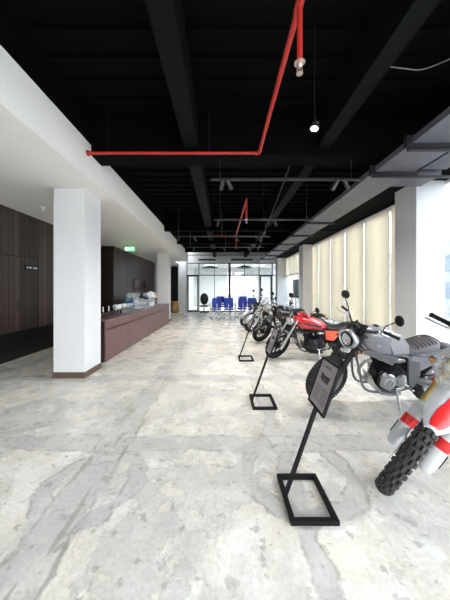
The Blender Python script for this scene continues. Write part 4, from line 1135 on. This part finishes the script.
# ------------------------------------------------------------------ display stands
def info_stand(x, y, label, rz=0):
    t = empty('display_stand', (x, y, 0)); t.rotation_euler.z = rz; tag(t, label, 'display stand', 'black information stands beside the motorcycles')
    b = .030; w, l = .31, .40
    m = MB(); m.b2(0, w, -l/2, -l/2+b, 0, b); m.b2(0, w, l/2-b, l/2, 0, b); m.b2(0, b, -l/2+b, l/2-b, 0, b); m.b2(w-b, w, -l/2+b, l/2-b, 0, b)
    m.build('base_frame', M['stand_black'], t, False)
    d = V(.335, 0, .95).normalized(); p0 = V(.012, 0, .02); Rm = Matrix.Rotation(math.atan2(d.x, d.z), 3, 'Y')
    m = MB(); ln = .68; m.box(p0+d*ln/2, (.024, .024, ln), Rm); m.box(p0+d*.74-(Rm @ V(-1, 0, 0))*.014, (.010, .03, .18), Rm); m.build('pole', M['stand_black'], t, False)
    c = p0+d*.845; n = Rm @ V(-1, 0, 0)
    m = MB()
    H_, W_ = .34, .26
    m.box(c, (.008, W_, H_), Rm)
    for s in (-1, 1):
        m.box(c+V(0, s*(W_/2), 0)+n*.003, (.018, .014, H_+.014), Rm); m.box(c+d*s*(H_/2)+n*.003, (.018, W_, .014), Rm)
    pf = m.build('sign_frame', M['stand_black'], t, False)
    m = MB(); m.box(c+n*.006, (.004, W_-.02, H_-.02), Rm); sh = m.build('printed_sheet', M['paper'], t, False)
    m = MB(); q = n*.009
    for (yy, zz, w_, h_) in ((.0, .055, .10, .022), (-.035, .04, .05, .03), (.035, .038, .055, .026), (-.01, .025, .09, .012), (.05, .06, .03, .03), (-.055, .058, .028, .02)):
        m.box(c+q+V(0, yy, 0)+d*zz, (.002, w_, h_), Rm)
    m.build('printed_picture', M['ink'], sh, False)
    MB().box(c+q+d*.125, (.002, .09, .014), Rm).build('printed_heading', M['ink_light'], sh, False)
    for yy in (-.055, .055):
        m = MB()
        for k in range(8): m.box(c+q+V(0, yy, 0)-d*(.02+.015*k), (.002, .08+.008*(k % 2), .005), Rm)
        m.build('printed_lines', M['ink_light'], sh, False)
    return t
info_stand(.440, 1.725, 'black tilted information stand in the foreground beside the white and red motorcycle')
info_stand(.385, 3.20, 'black tilted information stand in front of the grey motorcycle and beside the red one')
info_stand(.36, 5.22, 'black tilted information stand farthest away, before the far motorcycles')
info_stand(.42, 7.6, 'small black information stand hidden among the farthest front wheels') if False else None

# ------------------------------------------------------------------ bikes in place
motorcycle(A_LOC, 180+A_YAW, A_LEAN, 1.06, A_STEER, DIRT, 'white and red off-road motorcycle in the foreground with clear plastic over its headlight')
motorcycle((2.77, 3.20, .005), 180, 11, (.94, 1.04, 1.07), 20, SCRAMBLER, 'grey scrambler motorcycle with ribbed seat on its side stand')
motorcycle((2.68, 5.22, .005), 180, 10, (1.02, 1.02, 1.02), 36, CRUISER, 'red motorcycle with orange side panel and black engine')
def variant(base, **k): d = dict(base); d.update(k); return d
BLK = variant(CRUISER, tank_mat='black_paint', panels=(('side_panel', [(.54, .67), (.26, .66), (.22, .58), (.34, .45), (.50, .47)], .10, .135, 'black_paint'),), tank_panels=(), spokes='wire', rim='black_metal', fork_mat='black_metal', hl_mat='black_plastic', engine_mat='alu_dark')
CHR = variant(CRUISER, tank_mat='silver_paint', panels=(), tank_panels=(), spokes='wire', rim='chrome', fork_mat='chrome', engine_mat='chrome', pipe_mat='chrome', muffler_mat='chrome', screen=True, cyl_mat='alu', fender_mat='silver_paint', bar_h=.16, mirror_h=.2, bar_mat='chrome', hl_mat='chrome')
BL2 = variant(SCRAMBLER, tank_mat='black_paint', shroud=None, seat_mat='seat_black', ribs=None, tank_panels=(), mirror_h=.22, ffender='low', fender_mat='silver_paint')
motorcycle((2.64, 6.95, .005), 181, 10, 1.03, 36, BLK, 'black motorcycle behind the red one with black spoked wheel')
motorcycle((2.60, 8.55, .005), 181, 10, 1.05, 36, CHR, 'chrome and silver motorcycle with clear windscreen, second from the far end of the row')
motorcycle((2.58, 9.85, .005), 181, 10, 1.05, 36, BL2, 'black motorcycle at the far end of the row with silver fender')

# ------------------------------------------------------------------ daylight and camera
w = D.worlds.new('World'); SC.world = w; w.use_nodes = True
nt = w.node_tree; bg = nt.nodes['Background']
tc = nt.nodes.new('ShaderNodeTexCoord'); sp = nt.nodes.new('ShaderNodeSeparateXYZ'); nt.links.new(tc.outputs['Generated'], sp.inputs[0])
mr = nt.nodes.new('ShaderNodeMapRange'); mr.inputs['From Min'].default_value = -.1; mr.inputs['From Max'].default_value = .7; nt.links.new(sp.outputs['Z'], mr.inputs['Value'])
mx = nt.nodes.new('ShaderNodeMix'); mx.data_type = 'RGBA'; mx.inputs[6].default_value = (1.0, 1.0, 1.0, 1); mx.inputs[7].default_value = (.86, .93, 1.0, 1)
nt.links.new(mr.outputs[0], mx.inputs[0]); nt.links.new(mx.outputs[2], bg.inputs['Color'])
# sky made brighter to the right and behind, added to light the room
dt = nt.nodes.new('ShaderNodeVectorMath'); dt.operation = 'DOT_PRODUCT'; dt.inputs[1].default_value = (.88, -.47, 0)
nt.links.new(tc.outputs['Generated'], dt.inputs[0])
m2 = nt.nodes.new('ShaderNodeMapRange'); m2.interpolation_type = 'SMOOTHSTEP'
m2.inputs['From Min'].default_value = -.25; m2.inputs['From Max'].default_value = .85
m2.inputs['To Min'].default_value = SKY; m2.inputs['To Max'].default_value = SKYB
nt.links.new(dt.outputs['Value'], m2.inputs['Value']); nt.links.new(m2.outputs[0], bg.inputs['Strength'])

cam = D.cameras.new('Camera'); co = D.objects.new('camera', cam); COL.objects.link(co)
cam.sensor_fit = 'HORIZONTAL'; cam.sensor_width = 36; cam.lens = 36*FPX/450; cam.clip_start = .05; cam.clip_end = 300
co.location = (0, 0, 1.5); co.rotation_euler = (R(90), 0, 0); cam.shift_x = 3/450; cam.shift_y = -10/450
SC.camera = co
SC.view_settings.view_transform = 'Standard'; SC.view_settings.look = 'None'; SC.view_settings.gamma = 1
SC.view_settings.use_curve_mapping = False; SC.view_settings.exposure = EXPO
SC.cycles.max_bounces = 10; SC.cycles.diffuse_bounces = 6; SC.cycles.transparent_max_bounces = 24
